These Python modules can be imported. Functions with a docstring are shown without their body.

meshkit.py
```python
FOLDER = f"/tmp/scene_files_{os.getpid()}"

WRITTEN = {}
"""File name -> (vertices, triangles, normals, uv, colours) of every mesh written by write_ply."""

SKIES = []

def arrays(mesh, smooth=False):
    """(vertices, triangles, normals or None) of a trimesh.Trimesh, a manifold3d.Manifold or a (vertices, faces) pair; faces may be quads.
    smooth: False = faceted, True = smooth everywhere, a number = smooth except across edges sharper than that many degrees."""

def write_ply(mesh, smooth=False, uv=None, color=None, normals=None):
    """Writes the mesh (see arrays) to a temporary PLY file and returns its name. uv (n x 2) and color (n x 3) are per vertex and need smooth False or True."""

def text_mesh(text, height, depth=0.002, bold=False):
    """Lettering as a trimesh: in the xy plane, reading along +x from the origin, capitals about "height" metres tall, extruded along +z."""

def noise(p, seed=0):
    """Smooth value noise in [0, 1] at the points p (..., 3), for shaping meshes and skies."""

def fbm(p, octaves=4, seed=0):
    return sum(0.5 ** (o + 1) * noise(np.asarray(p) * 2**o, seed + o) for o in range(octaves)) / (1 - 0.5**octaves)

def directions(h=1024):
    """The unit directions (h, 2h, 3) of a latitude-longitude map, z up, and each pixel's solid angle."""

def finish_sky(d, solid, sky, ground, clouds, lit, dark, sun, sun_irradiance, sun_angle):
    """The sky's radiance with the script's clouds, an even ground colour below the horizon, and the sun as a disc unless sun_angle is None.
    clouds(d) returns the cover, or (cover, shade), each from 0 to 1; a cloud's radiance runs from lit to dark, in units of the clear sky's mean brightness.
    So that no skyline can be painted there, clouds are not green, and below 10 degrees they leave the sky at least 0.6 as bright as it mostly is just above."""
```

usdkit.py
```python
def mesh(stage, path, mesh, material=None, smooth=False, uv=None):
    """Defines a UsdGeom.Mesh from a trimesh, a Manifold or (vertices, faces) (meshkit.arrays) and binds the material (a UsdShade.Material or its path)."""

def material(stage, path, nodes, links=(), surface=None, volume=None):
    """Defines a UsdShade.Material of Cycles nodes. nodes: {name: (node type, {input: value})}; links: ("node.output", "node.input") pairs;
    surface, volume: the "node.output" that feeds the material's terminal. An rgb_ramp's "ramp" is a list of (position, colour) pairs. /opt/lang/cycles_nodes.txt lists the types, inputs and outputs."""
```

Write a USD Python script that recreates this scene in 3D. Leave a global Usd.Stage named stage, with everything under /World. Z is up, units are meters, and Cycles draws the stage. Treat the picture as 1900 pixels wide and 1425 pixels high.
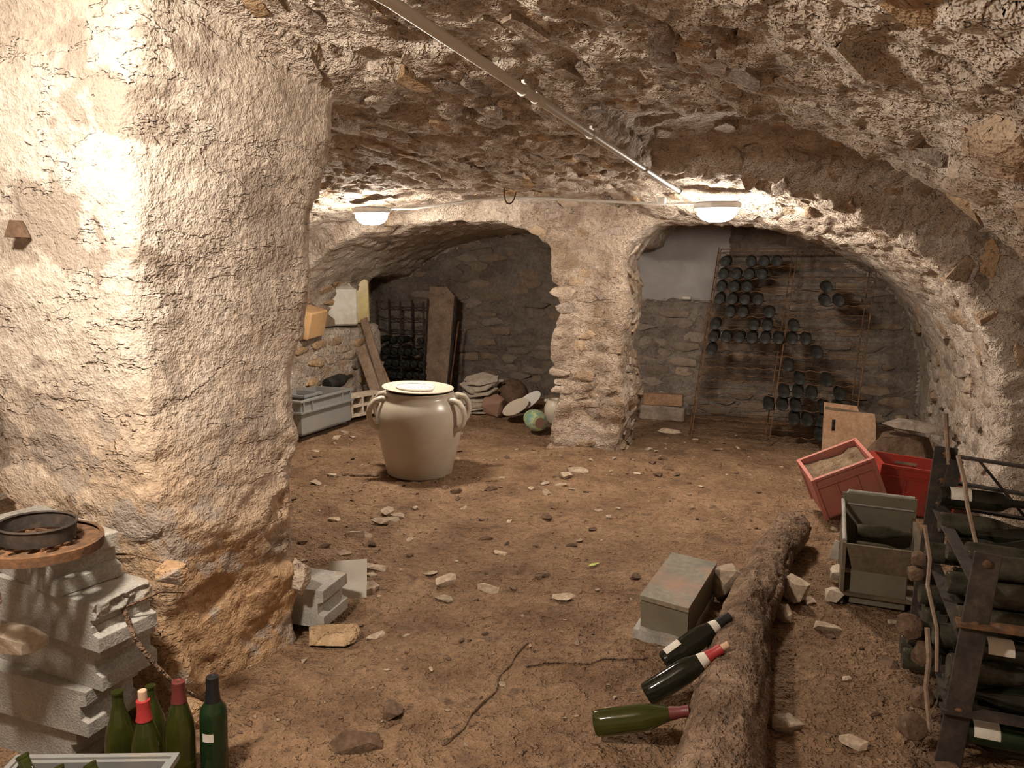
import math, random
import numpy as np, trimesh, usdkit, meshkit
from scipy.spatial import cKDTree
from pxr import Usd, UsdGeom, UsdShade, UsdLux, Gf, Sdf, Vt

stage = Usd.Stage.CreateInMemory()
UsdGeom.SetStageUpAxis(stage, UsdGeom.Tokens.z)
UsdGeom.SetStageMetersPerUnit(stage, 1.0)
UsdGeom.Xform.Define(stage, '/World')
PI = math.pi
V = lambda *a: np.array(a, float)

# ------------------------------------------------------------------ camera, light, exposure
EYE, PITCH, YAW, FPX = V(0, 0, 1.6), math.radians(9.0), math.radians(19.5), 1427.0
EXPOSURE = 2.0
LAMP_POWER = (102.0, 88.0, 160.0)       # radiance of the three bulkhead lamps: rear left, rear right, front left
LAMP_COLOR = (1.0, 0.89, 0.76)
LAMP_AT = (V(-2.93, 5.15, 1.96), V(-0.45, 5.26, 1.945), V(-1.55, .86, 2.29))
cam_r = V(math.cos(YAW), math.sin(YAW), 0)
cam_h = V(-math.sin(YAW), math.cos(YAW), 0)
cam_f = cam_h * math.cos(PITCH) - V(0, 0, 1) * math.sin(PITCH)
cam_u = np.cross(cam_r, cam_f)
cam = UsdGeom.Camera.Define(stage, '/World/camera')
m4 = np.eye(4); m4[0, :3], m4[1, :3], m4[2, :3], m4[3, :3] = cam_r, cam_u, -cam_f, EYE
cam.AddTransformOp().Set(Gf.Matrix4d(m4.tolist()))
cam.CreateHorizontalApertureAttr(36.0); cam.CreateVerticalApertureAttr(27.0)
cam.CreateFocalLengthAttr(36.0 * FPX / 1900.0)
cam.CreateClippingRangeAttr(Gf.Vec2f(0.02, 100))
cam.CreateExposureAttr(EXPOSURE)
dome = UsdLux.DomeLight.Define(stage, '/World/cellar_air_light')   # nothing of the sky gets in here: practically black
dome.CreateIntensityAttr(0.0)

# ------------------------------------------------------------------ helpers
_used = {}
def numbered(parent, name):
    k = (parent, name); n = _used.get(k, 0); _used[k] = n + 1
    return name if n == 0 else '%s_%03d' % (name, n)

def props(prim, label=None, cat=None, group=None, kind=None):
    for k, v in (('label', label), ('category', cat), ('group', group), ('kind', kind)):
        if v: prim.SetCustomDataByKey(k, v)
    return prim

def path_of(parent): return '/World' if parent is None else str(parent.GetPath())

def frame(loc=(0, 0, 0), rz=0, R=None):
    m = np.eye(4)
    if R is None:
        c, s = math.cos(rz), math.sin(rz); R = np.array([[c, -s, 0], [s, c, 0], [0, 0, 1]])
    m[:3, :3] = R; m[:3, 3] = loc
    return m

def thing(name, label, cat, loc=(0, 0, 0), rz=0, R=None, group=None, kind=None):
    x = UsdGeom.Xform.Define(stage, '/World/' + numbered('/World', name))
    x.AddTransformOp().Set(Gf.Matrix4d(frame(loc, rz, R).T.tolist()))
    return props(x.GetPrim(), label, cat, group, kind)

def obj(name, mesh, mat, parent=None, smooth=35, label=None, cat=None, group=None, kind=None, at=None, normals=None):
    p = path_of(parent); path = p + '/' + numbered(p, name)
    if normals is not None:
        v, f = mesh
        m = usdkit.mesh(stage, path, (v, f), MAT[mat])
        m.CreateNormalsAttr(Vt.Vec3fArray.FromNumpy(normals.astype(np.float32))); m.SetNormalsInterpolation('vertex')
    else:
        m = usdkit.mesh(stage, path, mesh, MAT[mat], smooth=smooth)
    if at is not None: m.AddTransformOp().Set(Gf.Matrix4d(np.asarray(at).T.tolist()))
    return props(m.GetPrim(), label, cat, group, kind)

def copy_of(src, label, loc=(0, 0, 0), rz=0, R=None, group=None, cat=None):
    d = src.GetCustomData()
    base = src.GetName().rstrip('0123456789').rstrip('_')
    x = UsdGeom.Xform.Define(stage, '/World/' + numbered('/World', base))
    p = x.GetPrim(); p.GetReferences().AddInternalReference(src.GetPath())
    x.ClearXformOpOrder()
    op = x.GetPrim().GetAttribute('xformOp:transform')
    xf = UsdGeom.Xformable(p)
    xf.MakeMatrixXform().Set(Gf.Matrix4d(frame(loc, rz, R).T.tolist()))
    p.SetInstanceable(True)
    return props(p, label, cat or d['category'], group or d.get('group'))

cat_ = trimesh.util.concatenate
def mv(m, loc=(0, 0, 0), rz=0, R=None):
    m = m.copy(); m.apply_transform(frame(loc, rz, R)); return m
def axis_R(z, x=(1, 0, 0)):
    """rotation whose third column is z and whose first is as near x as can be"""
    z = np.asarray(z, float); z = z / np.linalg.norm(z)
    x = np.asarray(x, float); x = x - z * (x @ z)
    if np.linalg.norm(x) < 1e-6: x = V(0, 1, 0) - z * z[1]
    x = x / np.linalg.norm(x)
    return np.stack([x, np.cross(z, x), z], 1)
def rot(ax, deg): return trimesh.transformations.rotation_matrix(math.radians(deg), ax)[:3, :3]
def box(sx, sy, sz, at=(0, 0, 0), bev=0.0):
    if bev <= 0:
        m = trimesh.creation.box([sx, sy, sz])
    else:
        b = min(bev, .49 * min(sx, sy, sz)); pts = []
        for a in (-1, 1):
            for c in (-1, 1):
                for d in (-1, 1):
                    for k in range(3):
                        q = V(a * sx / 2, c * sy / 2, d * sz / 2); w = V(a, c, d) * b; w[k] = 0; pts.append(q - w)
        m = trimesh.Trimesh(pts).convex_hull
    m.apply_translation(at); return m
def bar(a, b, w, h=None, bev=0.0, up=(0, 0, 1)):
    a, b = V(*a), V(*b); L = np.linalg.norm(b - a)
    return mv(box(w, h or w, L, bev=bev), (a + b) / 2, R=axis_R(b - a, np.cross(up, b - a) if np.linalg.norm(np.cross(up, b - a)) > 1e-6 else (1, 0, 0)))
def tube(pts, r, sec=8, cap=True):
    """a round bar along a polyline; r may be one radius or one per point"""
    P = np.asarray(pts, float); n = len(P); r = np.broadcast_to(np.asarray(r, float), n)
    T = np.gradient(P, axis=0); T /= np.linalg.norm(T, axis=1)[:, None] + 1e-12
    x = np.cross(T[0], (0, 0, 1.0)); x = V(1, 0, 0) if np.linalg.norm(x) < 1e-3 else x / np.linalg.norm(x)
    rings = []
    for i in range(n):
        x = x - T[i] * (x @ T[i]); x /= np.linalg.norm(x); y = np.cross(T[i], x)
        a = np.arange(sec) * 2 * PI / sec
        rings.append(P[i] + r[i] * (np.cos(a)[:, None] * x + np.sin(a)[:, None] * y))
    v = np.concatenate(rings + [P[:1], P[-1:]]); f = []
    for i in range(n - 1):
        for k in range(sec):
            a, b = i * sec + k, i * sec + (k + 1) % sec
            f += [[a, b, b + sec], [a, b + sec, a + sec]]
    for k in range(sec):
        f += [[n * sec, (k + 1) % sec, k], [n * sec + 1, (n - 1) * sec + k, (n - 1) * sec + (k + 1) % sec]]
    return trimesh.Trimesh(v, f, process=False)
def lathe(prof, sec=32):
    """prof: (radius, height) pairs from bottom axis to top axis"""
    P = np.asarray(prof, float); n = len(P); a = np.arange(sec) * 2 * PI / sec
    v = np.stack([np.outer(P[:, 0], np.cos(a)), np.outer(P[:, 0], np.sin(a)), np.repeat(P[:, 1:2], sec, 1)], -1).reshape(-1, 3)
    i, k = np.meshgrid(np.arange(n - 1), np.arange(sec), indexing='ij'); k2 = (k + 1) % sec
    A, B, C, D = i * sec + k, i * sec + k2, (i + 1) * sec + k2, (i + 1) * sec + k
    f = np.concatenate([np.stack([A, B, C], -1).reshape(-1, 3), np.stack([A, C, D], -1).reshape(-1, 3)])
    m = trimesh.Trimesh(v, f, process=False); m.merge_vertices(); m.update_faces(m.nondegenerate_faces()); return m
def arc(c, r, a0, a1, n, ax=(1, 0, 0), ay=(0, 0, 1)):
    t = np.linspace(a0, a1, n)[:, None]; return V(*c) + r * (np.cos(t) * V(*ax) + np.sin(t) * V(*ay))
def rock(rng, sx, sy, sz, n=14, jit=.25):
    """an angular stone chip: the hull of jittered points of a flattened ball"""
    d = rng.normal(size=(n, 3)); d /= np.linalg.norm(d, axis=1)[:, None]
    d = np.sign(d) * np.abs(d) ** .8 * (1 + jit * rng.uniform(-1, 1, (n, 1)))
    m = trimesh.Trimesh(d * V(sx, sy, sz) / 2).convex_hull
    return m
def bumpy(m, amp, scale, seed=0, L=None):
    m = m.copy()
    if L: m = trimesh.Trimesh(*trimesh.remesh.subdivide_to_size(m.vertices, m.faces, L)); m.merge_vertices()
    n = m.vertex_normals; m.vertices = m.vertices + n * ((meshkit.fbm(m.vertices * scale, 3, seed) - .5) * 2 * amp)[:, None]
    return m
def hull(pts): return trimesh.Trimesh(np.asarray(pts, float)).convex_hull

# ------------------------------------------------------------------ materials
MAT = {}
def lerp3(a, b, t): return tuple(x + (y - x) * t for x, y in zip(a, b))
def earthy(name, c, scale=4.0, flake=0.0, fscale=5.0, frough=.58, fstretch=(1, 1, 1), base_tint=None, tint_z=(.35, 1.25), rough=.9, bump=.4, dist=.01, bscale=40, spread=.5, detail=6, fine=160, fbump=.3, patch=None, pscale=1.5, pat=(.5, .6), spec=.25, vary=0.0):
    """stone, plaster, rust, wood: a ramp of colours c over fractal noise, grain and coarse relief as bump; patch: a second colour in blotches"""
    lo, hi = .5 - spread / 2, .5 + spread / 2
    at = np.linspace(lo, hi, len(c))
    nodes = {'tc': ('texture_coordinate', {}),
             'n': ('noise_texture', {'scale': scale, 'detail': 3, 'roughness': .62}),
             'r': ('rgb_ramp', {'ramp': list(zip(at, c))}),
             'g': ('noise_texture', {'scale': bscale, 'detail': 2.5, 'roughness': .65}),
             'h': ('noise_texture', {'scale': fine, 'detail': 1, 'roughness': .6}),
             'b': ('bump', {'strength': bump, 'distance': dist}),
             'b2': ('bump', {'strength': fbump, 'distance': dist * .35}),
             'p': ('principled_bsdf', {'roughness': rough, 'specular_ior_level': spec})}
    links = [('tc.object', 'n.vector'), ('tc.object', 'g.vector'), ('tc.object', 'h.vector'), ('n.fac', 'r.fac'), ('g.fac', 'b.height'), ('b.normal', 'b2.normal'), ('h.fac', 'b2.height'), ('b2.normal', 'p.normal')]
    out = 'r.color'
    if flake:   # scaling crust: a fractal terraced into sharp steps
        nodes['fm'] = ('mapping', {'scale': fstretch}); nodes['fn'] = ('noise_texture', {'scale': fscale, 'detail': 5, 'roughness': frough})
        nodes['fr'] = ('rgb_ramp', {'ramp': [(.25, (0, 0, 0)), (.44, (.22,) * 3), (.452, (.55,) * 3), (.56, (.68,) * 3), (.572, (.92,) * 3), (.75, (1, 1, 1))] if flake > .0141 else [(.25, (0, 0, 0)), (.47, (.3,) * 3), (.484, (.8,) * 3), (.75, (1, 1, 1))]})
        nodes['fb'] = ('bump', {'strength': 1.0, 'distance': flake})
        links += [('tc.object', 'fm.vector'), ('fm.vector', 'fn.vector'), ('fn.fac', 'fr.fac'), ('fr.color', 'fb.height'), ('fb.normal', 'b.normal')]
        nodes['fc'] = ('rgb_ramp', {'ramp': [(.25, (.80, .78, .76)), (.6, (1.06, 1.06, 1.06))]}); nodes['fx'] = ('mix', {'mix_type': 'multiply', 'fac': .7})
        links += [('fn.fac', 'fc.fac'), (out, 'fx.color1'), ('fc.color', 'fx.color2')]; out = 'fx.color'
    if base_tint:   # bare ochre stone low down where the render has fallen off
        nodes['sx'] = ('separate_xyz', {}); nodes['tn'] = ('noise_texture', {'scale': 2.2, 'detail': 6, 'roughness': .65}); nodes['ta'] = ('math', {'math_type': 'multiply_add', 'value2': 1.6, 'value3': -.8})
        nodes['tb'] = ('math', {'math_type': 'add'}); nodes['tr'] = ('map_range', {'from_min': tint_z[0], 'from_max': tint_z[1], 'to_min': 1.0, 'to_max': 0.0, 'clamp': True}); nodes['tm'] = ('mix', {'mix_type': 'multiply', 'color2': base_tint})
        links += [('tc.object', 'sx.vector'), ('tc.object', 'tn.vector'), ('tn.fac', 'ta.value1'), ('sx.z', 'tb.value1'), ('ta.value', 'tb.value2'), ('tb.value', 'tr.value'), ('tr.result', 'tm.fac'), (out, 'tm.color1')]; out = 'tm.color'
    # speckle: grain lightens and darkens a little
    nodes['sr'] = ('rgb_ramp', {'ramp': [(.3, (.72, .72, .72)), (.7, (1.2, 1.2, 1.2))]})
    nodes['sm'] = ('mix', {'mix_type': 'multiply', 'fac': .8})
    links += [('g.fac', 'sr.fac'), (out, 'sm.color1'), ('sr.color', 'sm.color2')]; out = 'sm.color'
    if patch:
        nodes['pn'] = ('noise_texture', {'scale': pscale, 'detail': 3.5, 'roughness': .65})
        nodes['pr'] = ('rgb_ramp', {'ramp': [(pat[0], (0, 0, 0)), (pat[1], (1, 1, 1))]})
        nodes['pm'] = ('mix', {'color2': patch})
        links += [('tc.object', 'pn.vector'), ('pn.fac', 'pr.fac'), ('pr.color', 'pm.fac'), (out, 'pm.color1')]; out = 'pm.color'
    if vary:
        nodes['oi'] = ('object_info', {}); nodes['vr'] = ('map_range', {'to_min': 1 - vary, 'to_max': 1 + vary})
        nodes['hv'] = ('hsv', {'saturation': 1.0})
        links += [('oi.random', 'vr.value'), ('vr.result', 'hv.value'), (out, 'hv.color')]; out = 'hv.color'
    links.append((out, 'p.base_color'))
    MAT[name] = usdkit.material(stage, '/World/Looks/' + name, nodes, links, surface='p.BSDF')
def plain(name, color, rough=.5, metal=0, bump=0.0, bscale=30, dirt=None, dscale=6, **kw):
    nodes = {'p': ('principled_bsdf', {'base_color': color, 'roughness': rough, 'metallic': metal, **kw}), 'tc': ('texture_coordinate', {})}
    links = []
    if bump:
        nodes['g'] = ('noise_texture', {'scale': bscale, 'detail': 4}); nodes['b'] = ('bump', {'strength': bump, 'distance': .004})
        links += [('tc.object', 'g.vector'), ('g.fac', 'b.height'), ('b.normal', 'p.normal')]
    if dirt:
        nodes['dn'] = ('noise_texture', {'scale': dscale, 'detail': 7, 'roughness': .65}); nodes['dr'] = ('rgb_ramp', {'ramp': [(.42, color), (.68, dirt)]})
        links += [('tc.object', 'dn.vector'), ('dn.fac', 'dr.fac'), ('dr.color', 'p.base_color')]
    MAT[name] = usdkit.material(stage, '/World/Looks/' + name, nodes, links, surface='p.BSDF')
def glass(name, color, dust=.15, dustcol=(.10, .085, .06)):
    """bottle glass, filmed with dust in blotches"""
    MAT[name] = usdkit.material(stage, '/World/Looks/' + name, {
        'tc': ('texture_coordinate', {}), 'n': ('noise_texture', {'scale': 9, 'detail': 5, 'roughness': .7}), 'r': ('rgb_ramp', {'ramp': [(.35, (dust * .3,) * 3), (.75, (min(1, dust * 1.7),) * 3)]}),
        'g': ('principled_bsdf', {'base_color': color, 'roughness': .06, 'transmission_weight': .75, 'ior': 1.5}),
        'd': ('diffuse_bsdf', {'color': dustcol}), 'm': ('mix_closure', {})},
        [('tc.object', 'n.vector'), ('n.fac', 'r.fac'), ('r.color', 'm.fac'), ('g.BSDF', 'm.closure1'), ('d.BSDF', 'm.closure2')], surface='m.closure')
def emit(name, color, strength):
    MAT[name] = usdkit.material(stage, '/World/Looks/' + name, {'e': ('emission', {'color': color, 'strength': strength})}, [], surface='e.emission')

for i in range(3): emit('lamp_glow_%d' % i, LAMP_COLOR, LAMP_POWER[i])
earthy('mortar', [(.25, .185, .14), (.44, .36, .29), (.55, .47, .39), (.64, .57, .49)], scale=3.2, bscale=34, bump=1.0, dist=.03, fine=120, fbump=.9, patch=(.33, .235, .155), pscale=1.6, pat=(.57, .68), flake=.02, fscale=5)
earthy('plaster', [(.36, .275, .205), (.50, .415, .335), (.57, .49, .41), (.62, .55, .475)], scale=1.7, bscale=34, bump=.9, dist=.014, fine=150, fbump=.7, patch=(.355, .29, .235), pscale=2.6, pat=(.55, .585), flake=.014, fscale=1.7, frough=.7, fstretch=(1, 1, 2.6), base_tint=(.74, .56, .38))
earthy('pier', [(.20, .145, .10), (.34, .26, .195), (.44, .355, .28), (.53, .45, .365)], scale=3.2, bscale=34, bump=1.0, dist=.03, fine=120, fbump=.9, patch=(.27, .19, .125), pscale=3, pat=(.55, .66), flake=.02, fscale=5, fstretch=(1, 1, 2))
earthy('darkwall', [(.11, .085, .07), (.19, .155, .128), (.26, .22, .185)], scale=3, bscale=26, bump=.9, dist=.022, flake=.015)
earthy('earth', [(.105, .060, .034), (.178, .106, .060), (.23, .142, .082), (.275, .178, .108)], scale=2.6, bscale=26, bump=1.0, dist=.03, fine=95, fbump=.9, patch=(.10, .06, .04), pscale=6, pat=(.6, .72), flake=.014, fscale=6)
ST = [[(.22, .15, .095), (.36, .26, .175), (.44, .335, .24)], [(.27, .20, .145), (.40, .315, .24), (.50, .41, .33)], [(.30, .19, .10), (.42, .285, .165), (.48, .34, .21)], [(.20, .155, .125), (.31, .25, .205), (.39, .325, .27)]]
for i, c in enumerate(ST): earthy('stone_%d' % i, c, scale=7, bscale=30, bump=.9, dist=.022, fine=130, fbump=.6, vary=.15, flake=.012, fscale=9)
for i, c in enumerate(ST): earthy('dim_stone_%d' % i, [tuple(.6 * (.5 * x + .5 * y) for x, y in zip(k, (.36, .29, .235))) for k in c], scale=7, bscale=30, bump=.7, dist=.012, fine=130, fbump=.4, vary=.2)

# ------------------------------------------------------------------ the cellar's masonry: one implicit void, meshed, then cut into walls, piers and vault
def sstep(a, b, x): t = np.clip((x - a) / (b - a), 0, 1); return t * t * (3 - 2 * t)
def smin(a, b, k): h = np.clip(.5 + .5 * (b - a) / k, 0, 1); return b + (a - b) * h - k * h * (1 - h)
def smax(a, b, k): return -smin(-a, -b, k)
def sup(dx, w, z, zs, hz, n):
    """barrel of super-elliptic section: < 0 inside"""
    a = np.abs(dx) / w; b = np.maximum(z - zs, 0) / hz
    return ((a ** n + b ** n + 1e-9) ** (1 / n) - 1) * np.minimum(w, hz)
def boxd(x, y, z, x0, x1, y0, y1, z0, z1):
    return np.maximum.reduce([x0 - x, x - x1, y0 - y, y - y1, z0 - z, z - z1])
def pier_d(x, y, z):
    t = sstep(.3, 2.3, z); u = sstep(.45, 0, z)
    wob = .010 * np.sin(z * 5.1 + 1) + .008 * np.sin(z * 11 + y * 4)
    dx = np.maximum(-2.66 - .10 * t - x, x - (-1.985 + -.02 + .17 * t ** 2.6 + .02 * u + .06 * np.exp(-((z - .72) / .33) ** 2) + wob + (y - 1.98) / .62 * (.105 + .03 * t ** 1.4)))
    dy = np.maximum(1.98 - .10 * t - .06 * u + .4 * wob - y, y - (2.60 + .12 * t + wob))
    q = np.sqrt(np.maximum(dx + .035, 0) ** 2 + np.maximum(dy + .035, 0) ** 2) - .035
    return np.where((dx < -.035) & (dy < -.035), np.maximum(dx, dy), q)
def void(x, y, z):
    zc = 2.31 - .05 * sstep(0, 2.6, y) - .15 * sstep(2.2, 5.0, y) - .20 * sstep(5.25, 6.2, y) * sstep(-1.35, -.9, x)
    wr = 2.19 + .23 * sstep(2.4, 5.0, y); right = x > -1.2
    zs = np.where(right, .6, .85); w = np.where(right, wr, 3.85); n = np.where(right, 2.3, 2.7)
    zc = zc + .19 * sstep(-1.0, -1.7, x) * sstep(2.75, 1.9, y)
    hall = sup(x + 1.2, w, z, zs, zc - zs, n)
    hall = smax(hall, y - 6.17 - .05 * np.sin(x * 7), .06); hall = np.maximum(hall, -1.4 - y)
    bay = np.maximum(sup(y - 3.9, 1.22, z, .5, 1.80, 3.0), np.maximum(-.8 - x, x - 2.0))
    ca = np.where(x < -2.6, 1.95, .78 - .04 * np.sin(z * 9)); cs = np.where(x < -2.6, .9, 1.55); ch = 1.93 - cs
    rearl = np.maximum(sup(x + 2.6, ca, z, cs, ch, 2.3), np.maximum(6.0 - y, y - 8.62))
    da = np.where(x < -.85, .37 + .03 * np.sin(z * 8 + 1), 2.1); ds = np.where(x < -.85, 1.45, .4); dh = 1.89 + .16 * sstep(6.4, 8.0, y) * sstep(.2, -.6, x) - ds
    rearr = np.maximum(sup(x + .85, da, z, ds, dh, 2.4), np.maximum(6.0 - y, y - 8.3))
    link = boxd(x, y, z, -2.4, -.9, 6.85, 8.3, -1, 1.72)
    niche = boxd(x, y, z, -4.95, -3.9, 7.72, 8.62, -1, 1.42)
    panel = boxd(x, y, z, -1.6, -.58, 8.1, 8.40, 1.20, 2.02)
    g = smin(hall, bay, .05)
    for o, k in ((rearl, .06), (rearr, .06), (link, .05), (niche, .05), (panel, .01)): g = smin(g, o, k)
    g = smax(g, -pier_d(x, y, z), .06)
    ledge = boxd(x, y, z, -6, -4.30, 5.2, 7.7, -1, .92)
    setback = boxd(x, y, z, -6, -4.78, 4.5, 7.7, -1, 3)
    g = smax(g, -ledge, .04); g = smax(g, -setback, .04)
    return g

def surface_net(x0, x1, y0, y1, z0, z1, h):
    xs, ys, zs_ = np.arange(x0, x1, h), np.arange(y0, y1, h), np.arange(z0, z1, h)
    X, Y, Z = np.meshgrid(xs, ys, zs_, indexing='ij')
    D = void(X.ravel(), Y.ravel(), Z.ravel()).reshape(X.shape); del X, Y, Z
    ins = D < 0; nx, ny, nz = D.shape
    cnt = np.zeros((nx - 1, ny - 1, nz - 1), np.int8)
    for a, b, c in np.ndindex(2, 2, 2): cnt += ins[a:nx - 1 + a, b:ny - 1 + b, c:nz - 1 + c]
    act = (cnt > 0) & (cnt < 8); ids = -np.ones(act.shape, np.int64); I = np.argwhere(act); ids[act] = np.arange(len(I))
    acc, num = np.zeros((len(I), 3)), np.zeros(len(I))
    cor = list(np.ndindex(2, 2, 2))
    for a in cor:
        for k in range(3):
            if a[k]: continue
            b = list(a); b[k] = 1
            da = D[I[:, 0] + a[0], I[:, 1] + a[1], I[:, 2] + a[2]]; db = D[I[:, 0] + b[0], I[:, 1] + b[1], I[:, 2] + b[2]]
            s = (da < 0) != (db < 0); t = np.where(s, da / np.where(s, da - db, 1), 0)
            p = np.tile(np.array(a, float), (len(I), 1)); p[:, k] += t
            acc += p * s[:, None]; num += s
    P = (I + acc / num[:, None]) * h + V(x0, y0, z0)
    F = []
    for k in range(3):
        o = [0, 1, 2]; o.remove(k); u, w = (o[0], o[1])
        sl0 = [slice(None)] * 3; sl1 = [slice(None)] * 3; sl0[k] = slice(0, -1); sl1[k] = slice(1, None)
        cr = ins[tuple(sl0)] != ins[tuple(sl1)]; E = np.argwhere(cr)
        ok = (E[:, u] > 0) & (E[:, w] > 0) & (E[:, u] < D.shape[u] - 1) & (E[:, w] < D.shape[w] - 1); E = E[ok]
        def at(du, dw):
            Q = E.copy(); Q[:, u] += du; Q[:, w] += dw; return ids[Q[:, 0], Q[:, 1], Q[:, 2]]
        q = np.stack([at(-1, -1), at(0, -1), at(0, 0), at(-1, 0)], 1)
        flip = ins[tuple(sl0)][E[:, 0], E[:, 1], E[:, 2]] ^ (k == 1)
        q[flip] = q[flip][:, ::-1]; F.append(q)
    q = np.concatenate(F); q = q[(q >= 0).all(1)]
    return P, np.concatenate([q[:, [0, 1, 2]], q[:, [0, 2, 3]]])

def split_edges(P, F, longer):
    """one conforming pass: every edge for which longer(mid, length) holds gets a middle vertex"""
    e = np.sort(F[:, [0, 1, 1, 2, 2, 0]].reshape(-1, 2), 1)
    key = e[:, 0] * len(P) + e[:, 1]; uq, first, inv = np.unique(key, return_index=True, return_inverse=True); E = e[first]; inv = inv.reshape(-1, 3)
    mid = (P[E[:, 0]] + P[E[:, 1]]) / 2; L = np.linalg.norm(P[E[:, 0]] - P[E[:, 1]], axis=1)
    s = longer(mid, L); new = np.where(s, len(P) + np.cumsum(s) - 1, -1)
    M = new[inv]; n = (M >= 0).sum(1); out = [F[n == 0]]
    f, m = F[n == 3], M[n == 3]
    if len(f): out += [np.stack([f[:, 0], m[:, 0], m[:, 2]], 1), np.stack([m[:, 0], f[:, 1], m[:, 1]], 1), np.stack([m[:, 2], m[:, 1], f[:, 2]], 1), m]
    for k in range(3):
        a, b, c = k, (k + 1) % 3, (k + 2) % 3
        w = (n == 1) & (M[:, a] >= 0); f, m = F[w], M[w]
        out += [np.stack([f[:, a], m[:, a], f[:, c]], 1), np.stack([m[:, a], f[:, b], f[:, c]], 1)]
        w = (n == 2) & (M[:, c] < 0); f, m = F[w], M[w]
        out += [np.stack([m[:, a], f[:, b], m[:, b]], 1), np.stack([f[:, a], m[:, a], m[:, b]], 1), np.stack([f[:, a], m[:, b], f[:, c]], 1)]
    return np.concatenate([P, mid[s]]), np.concatenate(out)

def in_view(p, margin=1.12):
    q = p - EYE; d = q @ cam_f
    return (d > .25) & (np.abs(q @ cam_r) < d * 950 / FPX * margin + .1) & (np.abs(q @ cam_u) < d * 712 / FPX * margin + .1)
def vnormals(P, F):
    n = np.zeros_like(P); c = np.cross(P[F[:, 1]] - P[F[:, 0]], P[F[:, 2]] - P[F[:, 0]])
    for k in range(3): np.add.at(n, F[:, k], c)
    return n / (np.linalg.norm(n, axis=1, keepdims=True) + 1e-12)

MP, MF = surface_net(-5.25, 2.25, -1.6, 8.95, -.12, 2.6, .042)
for _ in range(2):
    MP, MF = split_edges(MP, MF, lambda m, L: L > np.where(in_view(m), np.maximum(.0075 * np.linalg.norm(m - EYE, axis=1), .014), .12))
MN = vnormals(MP, MF)
# the wall's skin as every mason left it: lumps, hollows, courses; walls are coursed (flat in z), the vault is laid along the nave (long in y)
def skin(p, n):
    down = np.clip(-n[:, 2], 0, 1)
    on_pier = np.abs(pier_d(p[:, 0], p[:, 1], p[:, 2])) < .12
    big = meshkit.fbm(p * 2.3, 3, 3) - .5
    course = meshkit.fbm(p * V(5, 5, 15), 3, 5) - .5
    vault = meshkit.fbm(p * V(13, 4.5, 9), 4, 7) - .5
    grit = meshkit.fbm(p * 26, 3, 9) - .5
    pits = sstep(.58, .72, meshkit.fbm(p * V(7, 6, 8), 3, 41)); ridge = np.abs(meshkit.fbm(p * V(9, 7, 9), 3, 43) - .5)
    h = .05 * big + (.05 * course * (1 - down) + .07 * vault * down) + .026 * grit - .012 * down - .045 * pits * (.35 + .65 * down) + .05 * (ridge - .09)
    low = sstep(1.3, .4, p[:, 2])
    lump = meshkit.fbm(p * V(6, 6, 9), 4, 15) - .5
    terr = np.floor(meshkit.fbm(p * V(3.2, 3.2, 6.5), 4, 45) * 9 + .5) / 9 - .5
    hp = .04 * big + (.012 + .03 * low) * lump + .05 * terr * (.55 + .6 * low) + .012 * grit * (.4 + low) - .02 * pits * low
    return np.where(on_pier, hp, h)
BN = MN[MF].mean(1)
MP = MP + MN * skin(MP, MN)[:, None]
MN = vnormals(MP, MF)
fc = MP[MF].mean(1); fn = MN[MF].mean(1)
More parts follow.
